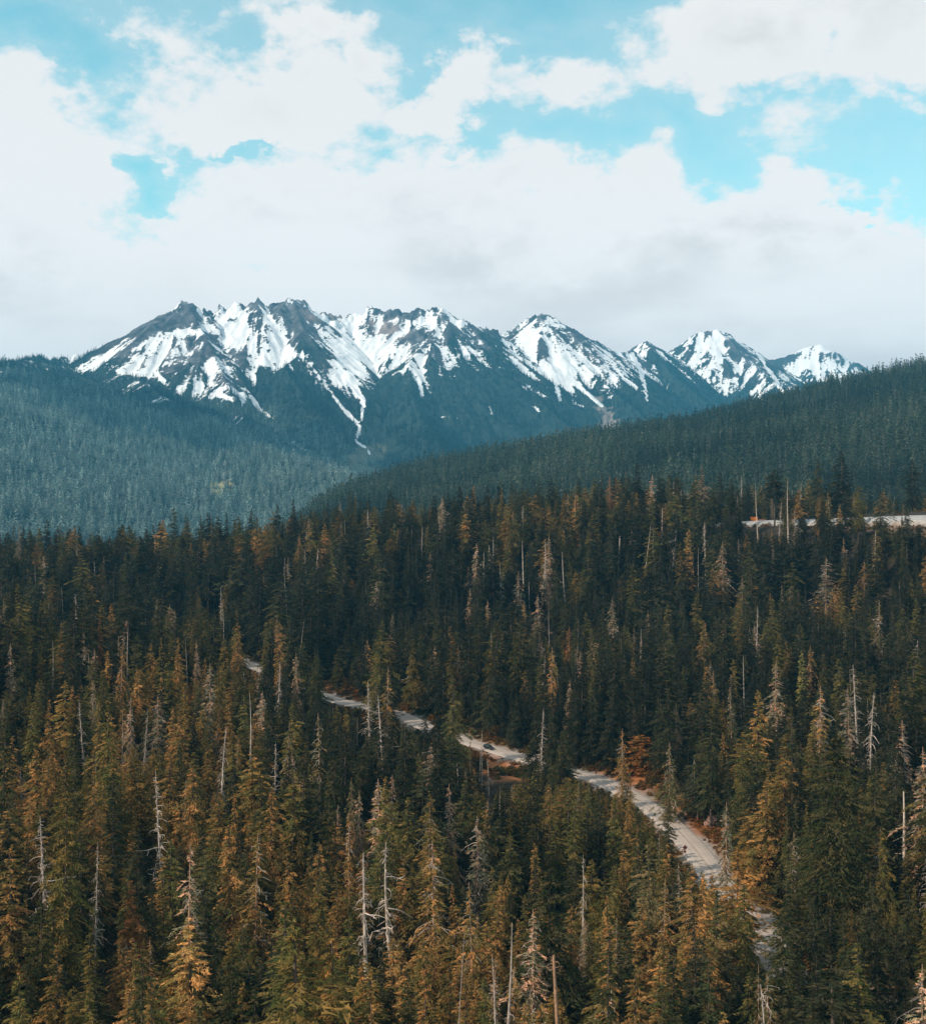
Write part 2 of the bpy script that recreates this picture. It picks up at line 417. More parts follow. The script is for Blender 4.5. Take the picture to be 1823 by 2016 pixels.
r1 = ribbon('road', ROAD, (-4.6, -4.0, -2, 0, 2, 4.0, 4.6), (-.32, 0, .05, .08, .05, 0, -.32), M_ROAD, kind='structure')
for o in (-3.5, 3.5): ribbon('edge_line', ROAD, (o-.08, o+.08), (.018, .018), M_LINE, r1)
for o in (-.16, .16): ribbon('centre_line', ROAD, (o-.06, o+.06), (.084, .084), M_YEL, r1)
ribbon('road', UP, (-9, -7.5, -4.5, 0, 4.2, 5.2), (-2.8, -1.2, -.4, .1, .35, .0), M_ROAD2, kind='structure')

# ------------------------------------------------------------------ far terrain
class Ridge:
    def __init__(s, pts, slope, jag=0, p=0.95, rib=0.12, ribmax=45, ribw=110):
        P = np.array([pt(*a) for a in pts]); s.P = P; s.slope = slope; s.jag = jag; s.p = p
        s.rib = rib; s.ribmax = ribmax; s.ribw = ribw
def field(x, y, ridges, base, seed=0):
    sh = x.shape; x = x.ravel(); y = y.ravel(); n = len(x)
    z = np.full(n, -1e9); arc = np.zeros(n); dist = np.zeros(n); rid = np.zeros(n, int)
    for k, r in enumerate(ridges):
        acc = 0.0
        for a, b in zip(r.P[:-1], r.P[1:]):
            ab = b[:2]-a[:2]; L2 = ab@ab; Ls = math.sqrt(L2)
            t = np.clip(((x-a[0])*ab[0]+(y-a[1])*ab[1])/L2, 0, 1)
            d = np.hypot(x-a[0]-ab[0]*t, y-a[1]-ab[1]*t)
            zc = a[2]+(b[2]-a[2])*t
            if r.jag: zc = zc + r.jag*(vn(x/38+k*3.3, y/75, 5)+.6*vn(x/14+k, y/40, 8))*np.exp(-d/160)
            h = zc - r.slope*40*((1+d/40)**r.p-1)/r.p
            m = h > z
            z[m] = h[m]; arc[m] = acc+t[m]*Ls; dist[m] = d[m]; rid[m] = k
            acc += Ls
    R = ridges
    ribf = np.array([r.rib for r in R])[rid]; ribm = np.array([r.ribmax for r in R])[rid]; ribw = np.array([r.ribw for r in R])[rid]
    wob = 0.5*fbm(x/300, y/300, 3, seed+50)
    rn = 1-np.abs(2*vn(arc/ribw+wob, dist/900+rid*7.0, seed+60))*2
    rn2 = 1-np.abs(2*vn(arc/ribw*2.7+wob*2, dist/420+rid*3.0, seed+70))*2
    amp = np.minimum(dist*ribf, ribm)
    z = z + amp*(rn*.75+rn2*.35) + np.minimum(dist*.1, 14)*fbm(x/70, y/70, 4, seed+80)
    z = base+np.logaddexp(0, (z-base)/40)*40
    return z.reshape(sh), dist.reshape(sh), arc.reshape(sh), rid.reshape(sh), (rn*.65+rn2*.5).reshape(sh)

def polar(az0, az1, na, rr):
    a = np.radians(np.linspace(az0, az1, na)); A, R = np.meshgrid(a, rr)
    return A, R, R*np.sin(A), R*np.cos(A)

# forested hill on the right
HILL = [Ridge([(520,1240,2330),(555,1170,2370),(590,1118,2400),(625,1072,2430),(662,1035,2460),(702,1006,2490),(760,980,2530),(860,955,2570),(1000,925,2640),(1150,905,2700),(1300,878,2760),(1450,845,2830),(1550,813,2880),
               (1650,777,2930),(1750,750,2980),(1823,729,3020),(2000,686,3100),(2200,656,3200)], .235, 4, .98, .05, 16, 240)]
hA, hR, hx, hy = polar(-31, 34, 600, np.concatenate([np.arange(1080, 3300, 11.0), np.arange(3300, 4400, 50.0)]))
hz, hdist, _, _, hrib = field(hx, hy, HILL, CZ-190, 3)
hz = np.maximum(hz-.55*np.clip(-235-hx, 0, None), CZ-200+6*fbm(hx/60, hy/60, 3, 4))      # the hill's toe drops steeply to the valley
# mountains and the long forested slope at the left
main = [(-150,735,5600),(0,722,6300),(85,703,7300),(130,703,7400),(180,709,7450),(225,691,7450),(260,669,7500),(300,646,7500),(330,623,7500),(345,611,7500),(352,600,7500),(356,601,7500),(361,592,7500),(366,589,7500),(370,595,7500),(375,597,7500),(379,594,7500),(382,603,7510),
        (385,607,7520),(405,614,7550),(430,604,7600),(455,609,7600),(465,599,7600),(478,603,7600),(510,588,7600),(528,601,7650),(545,590,7650),(575,587,7700),(600,600,7750),
        (625,614,7800),(660,619,7900),(690,618,7950),(740,607,7950),(755,616,7900),(785,613,7900),(820,612,7850),(865,606,7850),(890,616,7850),(920,633,7900),(950,644,7950),(980,656,8000),(1000,672,8100)]
peak2 = [(985,664,8250),(1000,652,8300),(1030,632,8400),(1067,616,8400),(1090,624,8400),(1110,641,8450),(1150,661,8500),(1190,681,8600),(1225,696,8700),(1245,690,8800)]
peak3 = [(1225,705,9000),(1245,684,9100),(1272,670,9100),(1300,686,9150),(1325,697,9250)]
peak4 = [(1320,690,9700),(1345,673,9700),(1370,656,9700),(1410,646,9700),(1440,661,9700),(1480,686,9700),(1505,701,9700),(1530,735,9500)]
peak5 = [(1490,712,11000),(1520,705,11000),(1560,691,11000),(1613,674,11000),(1650,694,11000),(1690,724,11000),(1720,745,11000)]
MT = [Ridge(main, .80, 52, .93, .07, 20, 120), Ridge(peak2, .80, 24, .94, .07, 20, 120), Ridge(peak3, .85, 10, .94, .07, 20, 110),
      Ridge(peak4, .80, 24, .94, .07, 20, 120), Ridge(peak5, .75, 10, .94, .07, 20, 130),
      # spurs towards the viewer
      Ridge([(366,591,7500),(405,665,7050),(440,740,6600),(470,800,6150),(520,865,5500)], .72, 8, .95, .05, 12, 130),
      Ridge([(575,587,7700),(598,650,7300),(585,700,7000),(560,722,6850),(590,770,6400),(640,830,5950),(690,900,5300)], .72, 8, .95, .05, 12, 130),
      Ridge([(870,606,7850),(850,660,7500),(805,712,7150),(810,780,6700),(840,840,6200),(880,900,5600)], .72, 8, .95, .05, 12, 130),
      Ridge([(960,646,7960),(1010,725,7500),(1070,795,6950),(1130,850,6400),(1180,900,5800)], .68, 6, .95, .05, 12, 130),
      Ridge([(1067,616,8400),(1120,690,8050),(1220,780,7450),(1290,840,6800),(1340,900,6100)], .68, 6, .95, .05, 12, 130),
      Ridge([(1272,670,9100),(1320,735,8600),(1400,800,7900),(1470,870,7000)], .68, 6, .95, .05, 12, 130),
      Ridge([(1410,646,9700),(1480,715,9200),(1560,780,8400)], .7, 6, .95, .05, 12, 130),
      # the near forested slope: broad shoulder coming down to the right
      Ridge([(85,703,7300),(-10,722,5600),(-120,760,4700),(-260,820,3900)], .33, 4, .97, .07, 24, 170),
      Ridge([(200,706,7300),(300,765,6200),(370,815,5500),(450,862,4900),(540,898,4450),(640,930,4050),(730,975,3600)], .40, 4, .97, .07, 22, 150)]
rrM = np.concatenate([np.arange(2300, 5400, 22.0), np.arange(5400, 6300, 14.0), np.arange(6300, 8500, 9.5), np.arange(8500, 11050, 16.0), np.arange(11050, 12200, 90.0)])
mA, mR, mx_, my_ = polar(-31, 31, 900, rrM)
mz, mdist, marc, mrid, mrib = field(mx_, my_, MT, CZ-200, 11)
def streaks():
    """noise drawn out along the fall line: each point averages noise on the way uphill and downhill from it"""
    i0 = int(np.searchsorted(rrM, 5300)); R, A, Z = mR[i0:], mA[i0:], mz[i0:]; rr = R[:, 0]; a0, da = A[0, 0], A[0, 1]-A[0, 0]
    gr = np.gradient(Z, rr, axis=0); ga = np.gradient(Z, da, axis=1)/R
    for _ in range(2):        # smooth the gradient a little
        for g in (gr, ga): g[1:-1, 1:-1] = (g[1:-1, 1:-1]*2+g[:-2, 1:-1]+g[2:, 1:-1]+g[1:-1, :-2]+g[1:-1, 2:])/6
    gl = np.hypot(gr, ga)+1e-6; gr, ga = (gr/gl).ravel(), (ga/gl).ravel(); nc = Z.shape[1]; nr = len(rr)
    f = np.zeros(Z.size); c = np.zeros(Z.size)
    for sg in (1, -1):
        r, a = R.ravel().copy(), A.ravel().copy()
        for k in range(15):
            x, y = r*np.sin(a), r*np.cos(a); w = math.exp(-(k/9.0)**2)
            f += w*(vn(x/11, y/11, 161)+.7*vn(x/23, y/23, 162)); c += w*vn(x/58, y/58, 163)
            ii = np.clip(np.rint(np.interp(r, rr, np.arange(nr))), 0, nr-1).astype(int); jj = np.clip(np.rint((a-a0)/da), 0, nc-1).astype(int); q = ii*nc+jj
            r += sg*19*gr[q]; a += sg*19*ga[q]/r
    F = np.zeros(mz.shape); Cc = np.zeros(mz.shape)
    F[i0:] = (f/f.std()).reshape(Z.shape); Cc[i0:] = (c/c.std()).reshape(Z.shape); return F, Cc
ST_F, ST_C = streaks()
mz = mz - np.minimum(mdist*.06, 9)*np.clip(ST_C, -2, 2)*(mR > 5600) - np.minimum(mdist*.03, 3.5)*np.clip(ST_F, -2, 2)*(mR > 5600)
mpx, mpy = proj(mx_, my_, mz)

def seg_px(px, py, P):
    """distance in photo units to a polyline of (x, y, halfwidth), minus the halfwidth"""
    best = np.full(px.shape, 1e9)
    for (x0, y0, w0), (x1, y1, w1) in zip(P[:-1], P[1:]):
        t = np.clip(((px-x0)*(x1-x0)+(py-y0)*(y1-y0))/((x1-x0)**2+(y1-y0)**2), 0, 1)
        best = np.minimum(best, np.hypot(px-x0-(x1-x0)*t, py-y0-(y1-y0)*t)-(w0+(w1-w0)*t))
    return best
def build_mountains():
    n1 = fbm(mx_/160, my_/160, 4, 91); n2 = fbm(mx_/45, my_/45, 3, 95)
    sl = [(0,700),(150,712),(200,716),(250,735),(300,745),(350,765),(420,775),(480,775),(500,735),(530,715),(560,708),(600,712),(640,725),(680,765),(720,775),(750,745),(785,712),
          (830,735),(870,728),(930,690),(990,705),(1030,725),(1080,748),(1130,755),(1200,745),(1250,742),(1290,735),(1330,700),(1370,735),(1440,745),(1520,748),(1600,750),(1700,752)]
    line = np.interp(mpx, [a for a, _ in sl], [b for _, b in sl])
    rb = (mrib-mrib.mean())/mrib.std()
    n1s, n2s = n1/n1.std(), n2/n2.std(); st1 = ST_C
    s = np.clip((line-mpy)/30, -3, .10)
    s = s + .44*ST_C + .52*ST_F + .24*n1s + .26*n2s         # snow lies in the gullies, ribs stand bare
    s = s - 1.3*np.exp(-mdist/20)*(mrid == 0) - .6*np.exp(-mdist/26)*(mrid > 0)
    # bare rock faces
    for cx, cy, rx, ry, a in ((330,632,70,18,2.6),(290,652,50,12,1.8),(366,604,24,22,2.6),(412,664,16,13,2.0),(470,602,12,8,1.4),(508,600,26,12,2.0),(570,606,36,16,1.6),(590,650,34,40,1.1),
                              (640,700,26,45,.9),(620,690,30,20,.8),(740,612,30,10,1.4),(770,645,34,14,1.4),(800,620,40,9,1.4),(880,622,24,14,1.4),(930,660,46,20,1.3),(955,690,40,30,1.1),
                              (1067,622,24,10,1.0),(1110,660,20,16,.6),(1000,660,8,10,.8),(1410,652,34,9,.9),(1450,690,40,30,.6),(1520,720,24,16,.9),(1340,690,12,14,1.0),(430,700,16,40,.5)):
        s = s - .75*a*np.clip(1.3-np.hypot((mpx-cx)/rx, (mpy-cy)/ry), 0, 1)
    for cx, cy, rx, ry, a in ((530,670,40,50,1.3),(470,640,40,22,.9),(350,655,45,8,1.6),(690,690,60,30,1.1),(650,650,40,25,.9),(850,640,20,26,.6),(720,730,40,22,.6),(1040,665,34,40,.9),
                              (1100,720,40,26,.8),(1400,690,50,26,.6),(1600,710,60,22,.9),(820,700,22,20,.5),(760,690,40,18,1.0)):
        s = s + .8*a*np.clip(1.3-np.hypot((mpx-cx)/rx, (mpy-cy)/ry), 0, 1)
    ch = np.full(mpx.shape, 1e9)
    for P in ([(690,740,14),(700,770,9),(712,785,6),(716,798,3)],[(716,798,2),(711,815,4),(708,832,3),(703,858,5)],[(618,728,2),(650,770,2.2),(672,798,4),(690,820,4),(704,834,3)],
              [(496,720,3),(500,755,4)],[(496,782,4),(508,802,4),(535,824,1.5)],[(698,866,1.5),(720,880,1.5),(727,895,1)],[(575,868,.8),(600,886,1.6),(640,902,1),(668,914,2)],
              [(1090,745,8),(1105,790,3)],[(1108,735,7),(1150,770,4),(1186,800,3)],[(1245,700,6),(1262,730,4),(1275,790,2)],[(1040,760,2),(1078,785,1.5)],[(300,730,4),(322,750,5)],
              [(430,780,5),(460,785,5)],[(825,745,5),(830,780,2)],[(1495,700,3),(1540,770,4)],[(1498,772,3),(1500,800,4)],[(480,775,3),(478,798,1)],[(960,800,2),(968,815,1)],[(235,732,6),(250,734,6)],
              [(1130,795,2),(1150,800,1)],[(1050,800,2.5),(1062,810,2)],[(868,820,1),(900,824,1)]):
        ch = np.minimum(ch, seg_px(mpx+5*n2+4*n1, mpy+5*n1, [(q[0], q[1], q[2]*.72) for q in P])+1.6*np.abs(n2s)*.6)
    s = np.where(mpy > 690, np.maximum(s, np.clip(.9-ch*.5, -3, 1.2)), s)
    s = np.where(mR < 5450, -3, s)
    snow = s
    rock = np.array([.085, .083, .09]); pink = np.array([.30, .23, .215]); fo = np.array([.022, .032, .026]); fan = np.array([.20, .165, .145]); mead = np.array([.17, .17, .12]); yel = np.array([.42, .36, .16])
    tree = ss((mpy-line)/24 + .5*n1s + .3*n2s - .5*ST_C - .4*ST_F, -1.5, -.2)     # where forest takes over from rock
    rv = np.clip(1+.30*ST_F+.35*n2s, .45, 2.0)[..., None]
    al = rock*rv*(1-tree[..., None])+fo*tree[..., None]
    rockmask = 1-tree
    def put(w, c):
        nonlocal al, tree
        w = np.clip(w, 0, 1); tree = tree*(1-ss(w, .35, .6)); al = al*(1-w[..., None])+c*w[..., None]
    def ell(cx, cy, rx, ry, soft=.5): return 1-ss(np.hypot((mpx-cx)/rx, (mpy-cy)/ry)+n1*.7+n2*.4, 1-soft, 1)
    al = al*(1-(ell(770,645,40,20)*.7*rockmask)[..., None])+pink*(ell(770,645,40,20)*.7*rockmask)[..., None]
    al = al*(1-(ell(640,615,60,18)*.6*rockmask)[..., None])+pink*(ell(640,615,60,18)*.6*rockmask)[..., None]
    put(1-ss(seg_px(mpx+5*n1, mpy, [(1178,785,5),(1190,810,11),(1197,850,20),(1200,870,24)])+5*n2s+4*ST_F, -5, 0), fan)
    put(1-ss(seg_px(mpx+5*n1, mpy, [(1005,690,4),(1022,715,8)]), -3, 3), fan)
    put(ell(720,900,42,22)*.8, mead); put((1-ss(seg_px(mpx, mpy+6*n1, [(600,890,2),(670,915,5),(740,930,10)]), -4, 4))*.7, mead)
    put(ell(428,964,32,14)*(n2s > -1.3), yel*.9); put(ell(444,930,17,30)*(n2s+n1s > -.6)*.9, fan)
    tree = tree*(snow < -.12)
    v = np.stack([mx_.ravel(), my_.ravel(), mz.ravel()], 1)
    Q = grid_quads(*mx_.shape)
    cut = int(np.searchsorted(rrM, 5400)); nc = mx_.shape[1]
    mat = surf_mat('mountain_rock_and_snow', fine=.03, amp=.55, snow=True, bump=.5)
    for nm, a, b in (('forest_slope', 0, cut), ('mountains', cut, len(rrM)-1)):
        q = Q[a*(nc-1):b*(nc-1)]; lo, hi = a*nc, (b+1)*nc
        me = quads_mesh(nm, v[lo:hi], q-lo); smooth(me)
        f_attr(me, 'snow', snow.ravel()[lo:hi]); v_attr(me, 'alb', al.reshape(-1, 3)[lo:hi])
        obj(nm, me, mat, kind='structure')
    return tree
M_TREE = build_mountains()
def build_hill():
    V = np.stack([hx.ravel(), hy.ravel(), hz.ravel()], 1)
    me = quads_mesh('hill', V, grid_quads(*hx.shape)); smooth(me)
    v_attr(me, 'alb', np.broadcast_to(np.array([.03, .036, .026]), (len(V), 3)).copy())
    obj('hill', me, surf_mat('hill_ground', fine=.06), kind='structure')
build_hill()

# ------------------------------------------------------------------ trees: shapes
def tubes(paths, sides=5):
    """paths: list of (points, radii) -> verts, quads of tapered tubes"""
    V, Q = [], []; base = 0
    for P, R in paths:
        P = np.asarray(P, float); n = len(P)
        T = np.gradient(P, axis=0); T /= np.maximum(np.linalg.norm(T, axis=1), 1e-9)[:, None]
        up = np.where(np.abs(T[:, 2:3]) < .9, np.array([[0, 0, 1.]]), np.array([[1., 0, 0]]))
        U = np.cross(T, up); U /= np.linalg.norm(U, axis=1)[:, None]; W = np.cross(T, U)
        a = np.arange(sides)*2*math.pi/sides
        ring = P[:, None]+np.asarray(R)[:, None, None]*(U[:, None]*np.cos(a)[None, :, None]+W[:, None]*np.sin(a)[None, :, None])
        V.append(ring.reshape(-1, 3))
        for i in range(n-1):
            for j in range(sides):
                k = (j+1) % sides; Q.append((base+i*sides+j, base+i*sides+k, base+(i+1)*sides+k, base+(i+1)*sides+j))
        base += n*sides
    return np.vstack(V), np.array(Q)
def trunk_path(r, H, R0, bend=.012, top=1.0, n=9, rt=.03):
    t = np.linspace(0, top, n); ph = r.rand()*6.28
    off = bend*H*np.sin(t*2.2+r.rand())*t
    P = np.column_stack([np.cos(ph)*off, np.sin(ph)*off, t*H])
    P[0, 2] = -1.2
    return P, R0*(1-t*.96)*(1+.35*np.exp(-t*22))+rt
def crown_tris(r, H, hb, R, nb, nt, tl, tw, droop=.35, pw=.75, tiers=9, spread=.25, lean=0):
    u = r.rand(nb*3); u = u[r.rand(nb*3) < (.38+.62*(1-u))][:nb]; nb = len(u)
    az = np.arange(nb)*2.39996+r.rand(nb)*.9
    prof = np.minimum((1-u)**pw, 1.0)*np.minimum(1, .55+u*2.2)
    ph = r.rand(4)*6.28
    Lb = R*prof*np.exp(r.randn(nb)*spread)*(1+.22*np.sin(az+ph[0])+.16*np.sin(2*az+u*9+ph[1]))*(.72+.42*np.abs(np.sin(u*tiers*math.pi+ph[2]+.5*np.sin(az))))
    Lb = np.maximum(Lb, .22)
    z0 = H*(hb+(1-hb)*u)
    a = .75*u-.42+r.randn(nb)*.14
    m = np.maximum(2, (nt*(.3+.9*Lb/R)).astype(int)); bi = np.repeat(np.arange(nb), m); n = len(bi)
    s = .12+.88*r.rand(n)**.65
    L = Lb[bi]; ca, sa = np.cos(az[bi]), np.sin(az[bi])
    base = np.column_stack([ca*L*s, sa*L*s, z0[bi]+a[bi]*L*s-droop*L*s*s])
    side = np.column_stack([-sa, ca, np.zeros(n)]); outw = np.column_stack([ca, sa, np.zeros(n)])
    d = outw*(.45+.5*r.rand(n))[:, None]+side*(r.rand(n)*2-1)[:, None]*.95
    d[:, 2] = -.1-.75*r.rand(n)**1.5+.55*np.maximum(u[bi]-.55, 0)
    d /= np.linalg.norm(d, axis=1)[:, None]
    ln = tl*(.5+.9*r.rand(n))*(.45+.55*np.minimum(1, L/R+.15))
    w = np.cross(d, r.randn(n, 3)+np.array([0, 0, .8])); w /= np.maximum(np.linalg.norm(w, axis=1), 1e-6)[:, None]
    w *= (tw*(.6+.8*r.rand(n)))[:, None]*.5
    base = base + side*(r.randn(n)*.10*L)[:, None]
    T = np.stack([base-w, base+w, base+d*ln[:, None]], 1)
    twig = np.clip(.68*r.rand(nb)[bi]+.32*r.rand(n), 0, 1)
    # leader
    k = 14; zz = H*(1-.06*r.rand(k)); b = np.column_stack([r.randn(k)*.06, r.randn(k)*.06, zz]); dd = np.column_stack([r.randn(k)*.25, r.randn(k)*.25, .5+.4*r.rand(k)])*tl*.7
    ww = np.column_stack([r.randn(k), r.randn(k), np.zeros(k)])*.12*tw/.4
    T = np.vstack([T, np.stack([b-ww, b+ww, b+dd], 1)]); twig = np.concatenate([twig, r.rand(k)])
    return T, twig
def crown_mesh(name, *a, **k):
    T, tw = crown_tris(*a, **k); me = tri_mesh(name, T); f_attr(me, 'twig', np.repeat(tw, 3)); me.materials.append(M_FOL); return me
LIMBS = {}
def dead_branches(r, H, R, n, z0=.12, z1=.98, thick=.07, hang=.55, curl=.5, pw=.6, sub=True):
    P = []; starts = []
    for i in range(n):
        starts.append(len(P))
        u = z0+(z1-z0)*r.rand()**.9; az = i*2.4+r.rand()*1.2; v = (1-(u-z0)/(1-z0+.05))
        L = R*max(.12, v**pw)*math.exp(r.randn()*.38)
        c, s = math.cos(az), math.sin(az); q = [];
        drop = hang*(.4+r.rand()); cu = curl*(r.rand()-.5)*2
        for t in (0, .3, .6, 1.0):
            o = L*t*(1-.25*t*drop)
            q.append((c*o-s*cu*L*t*t*.5, s*o+c*cu*L*t*t*.5, u*H+.12*L*t-drop*L*t*t))
        q = np.array(q); q[1:] += r.randn(3, 3)*.06*L
        th = thick*(.5+.6*L/R)
        P.append((q, th*np.array([1, .75, .5, .2])))
        if sub:
            for e in range(r.randint(1, 4)):
                k = r.randint(1, 4); st = q[k]*.6+q[k-1]*.4
                e1 = st+np.array([c, s, 0])*L*.15*r.rand()+r.randn(3)*L*.14+np.array([0, 0, -L*.22*r.rand()])
                e2 = e1+r.randn(3)*L*.08+np.array([0, 0, -L*.2*r.rand()])
                P.append((np.array([st, e1, e2]), th*np.array([.5, .35, .15])))
    dead_branches.starts = starts+[len(P)]; dead_branches.paths = P
    V, Q = tubes(P, 3); return V, Q
def tube_mesh(name, V, Q, mat, sm=True):
    me = quads_mesh(name, V, Q); smooth(me, sm); me.materials.append(mat); return me

H0 = 30.0
def conifer_proto(seed, R, nb, nt, tl, tw, **k):
    r = np.random.RandomState(seed)
    cr = crown_mesh('crown', r, H0, k.pop('hb', .1), R, nb, nt, tl, tw, **k)
    P, Rr = trunk_path(np.random.RandomState(seed), H0*.985, .36, 0)
    V, Q = tubes([(P, Rr)], 7); return cr, tube_mesh('trunk', V, Q, M_BARK)
GREEN = [conifer_proto(11, 3.47, 330, 35, 0.67, 0.22), conifer_proto(12, 4.14, 330, 39, 0.74, 0.24, tiers=7, droop=.5), conifer_proto(13, 2.91, 308, 34, 0.64, 0.21, pw=.6),
         conifer_proto(14, 3.70, 253, 35, 0.70, 0.22, spread=.38, hb=.2), conifer_proto(15, 4.82, 363, 39, 0.77, 0.24, droop=.25, tiers=11), conifer_proto(16, 3.25, 264, 34, 0.67, 0.21, hb=.25, spread=.42, pw=.5),
         conifer_proto(17, 2.46, 286, 30, 0.57, 0.19, pw=.55, tiers=13), conifer_proto(18, 3.92, 330, 35, 0.67, 0.22, pw=1.0, droop=.55),
         conifer_proto(51, 2.9, 240, 30, 0.68, 0.24, hb=.42, pw=.6, spread=.35), conifer_proto(52, 2.4, 200, 30, 0.68, 0.22, hb=.5, pw=.5, tiers=6, spread=.4)]
BIG = conifer_proto(21, 5.6, 700, 52, .66, .21, droop=.3, tiers=13, spread=.34, pw=.62)
def dying_proto(seed, R, nb, nt, nd, hb=.08, **k):
    r = np.random.RandomState(seed)
    cr = crown_mesh('crown', r, H0*.96, hb, R, nb, nt, .85, .26, spread=.45, **k)
    P, Rr = trunk_path(np.random.RandomState(seed), H0, .34, .004); V, Q = tubes([(P, Rr)], 7)
    tr = tube_mesh('trunk', V, Q, M_WARM)
    V, Q = dead_branches(r, H0, R*1.15, nd, hb, .97, .075); return cr, tr, tube_mesh('dead_branches', V, Q, M_DEAD)
DYING = [dying_proto(31, 2.6, 230, 17, 60, droop=.6), dying_proto(32, 2.3, 190, 16, 70, droop=.8, pw=.6), dying_proto(33, 3.2, 200, 17, 70, droop=.5), dying_proto(34, 2.0, 190, 16, 50, droop=.9, pw=.5)]
def snag_proto(seed, R, n, top=1.0, bend=.01, mat=None, z0=.15, hang=.55, thick=.075, rt=.03, R0=.36, curl=.5):
    r = np.random.RandomState(seed); mat = mat or M_DEAD
    P, Rr = trunk_path(r, H0, R0, bend, top, rt=rt); V, Q = tubes([(P, Rr)], 7); tr = tube_mesh('trunk', V, Q, mat)
    V, Q = dead_branches(r, H0, R, n, z0, top*.97, thick, hang, curl); V[:, 0] += np.interp(V[:, 2], P[:, 2], P[:, 0]); V[:, 1] += np.interp(V[:, 2], P[:, 2], P[:, 1])
    me = tube_mesh('branches', V, Q, mat); g = []
    for a, b in zip(dead_branches.starts[:-1], dead_branches.starts[1:]):
        g.append([(q+np.column_stack([np.interp(q[:, 2], P[:, 2], P[:, 0]), np.interp(q[:, 2], P[:, 2], P[:, 1]), 0*q[:, 2]]), w) for q, w in dead_branches.paths[a:b]])
    LIMBS[me.name] = (g, mat); return tr, me
_limb_meshes = {}
def limb_meshes(me):
    if me.name not in _limb_meshes:
        g, mat = LIMBS[me.name]; _limb_meshes[me.name] = [tube_mesh('limb', *tubes(p, 3), mat) for p in g]
    return _limb_meshes[me.name]
SNAG = dict(branchy=[snag_proto(41, 2.3, 95), snag_proto(42, 2.7, 80, hang=.8, bend=.02), snag_proto(43, 2.0, 110, hang=1.0)],
            pole=[snag_proto(45, .9, 40, bend=.02, rt=.02, thick=.05, R0=.30, z0=.05), snag_proto(46, .7, 34, bend=.03, rt=.02, thick=.05, R0=.28, z0=.05)],
            stub=[snag_proto(47, .8, 14, rt=.13, R0=.42, thick=.06)],
            twisted=[snag_proto(48, 2.4, 60, bend=.045, hang=1.1, thick=.11, curl=1.2)],
            broken=[snag_proto(49, 2.6, 12, rt=.3, R0=.5, z0=.9, hang=.0, thick=.12, mat=M_WARM)])

def joined(name, parts, coll):
    """one mesh made of a tree's parts, for the trees too small or too many to be told apart"""
    V, Lp, st, tt, mi, tw = [], [], [], [], [], []; mats = []; vo = lo = 0
    for me in parts:
        nv, nl, nf = len(me.vertices), len(me.loops), len(me.polygons)
        a = np.empty(nv*3, np.float32); me.vertices.foreach_get('co', a); V.append(a.reshape(-1, 3))
        l = np.empty(nl, np.int32); me.loops.foreach_get('vertex_index', l); Lp.append(l+vo)
        s = np.empty(nf, np.int32); me.polygons.foreach_get('loop_start', s); st.append(s+lo)
        t = np.empty(nf, np.int32); me.polygons.foreach_get('loop_total', t); tt.append(t)
        if me.materials[0] not in mats: mats.append(me.materials[0])
        mi.append(np.full(nf, mats.index(me.materials[0])))
        w = np.full(nv, .5, np.float32)
        if 'twig' in me.attributes: me.attributes['twig'].data.foreach_get('value', w)
        tw.append(w); vo += nv; lo += nl
    me = raw_mesh(name, np.vstack(V), np.concatenate(Lp), np.concatenate(st), np.concatenate(tt))
    for m in mats: me.materials.append(m)
    me.polygons.foreach_set('material_index', np.concatenate(mi).astype(np.int32)); f_attr(me, 'twig', np.concatenate(tw))
    o = bpy.data.objects.new(name, me); coll.objects.link(o); return o
C_NEAR = bpy.data.collections.new('conifer_kinds'); C_FAR = bpy.data.collections.new('distant_conifer_kinds')
for i, p in enumerate(GREEN): joined('conifer_kind_%02d' % i, p, C_NEAR)
for i, p in enumerate(DYING): joined('conifer_kind_%02d' % (10+i), p, C_NEAR)
for i, p in enumerate((SNAG['pole'][0], SNAG['pole'][1], SNAG['branchy'][0], SNAG['branchy'][2])): joined('conifer_kind_%02d' % (14+i), p, C_NEAR)
for i in range(5):
    r = np.random.RandomState(70+i)
    joined('distant_conifer_%02d' % i, [crown_mesh('crown', r, H0, .03, (3.4, 4.2, 2.8, 3.8, 3.2)[i], 90, 2.2, 2.6, 1.35, spread=.3, droop=.5, tiers=6)], C_FAR)

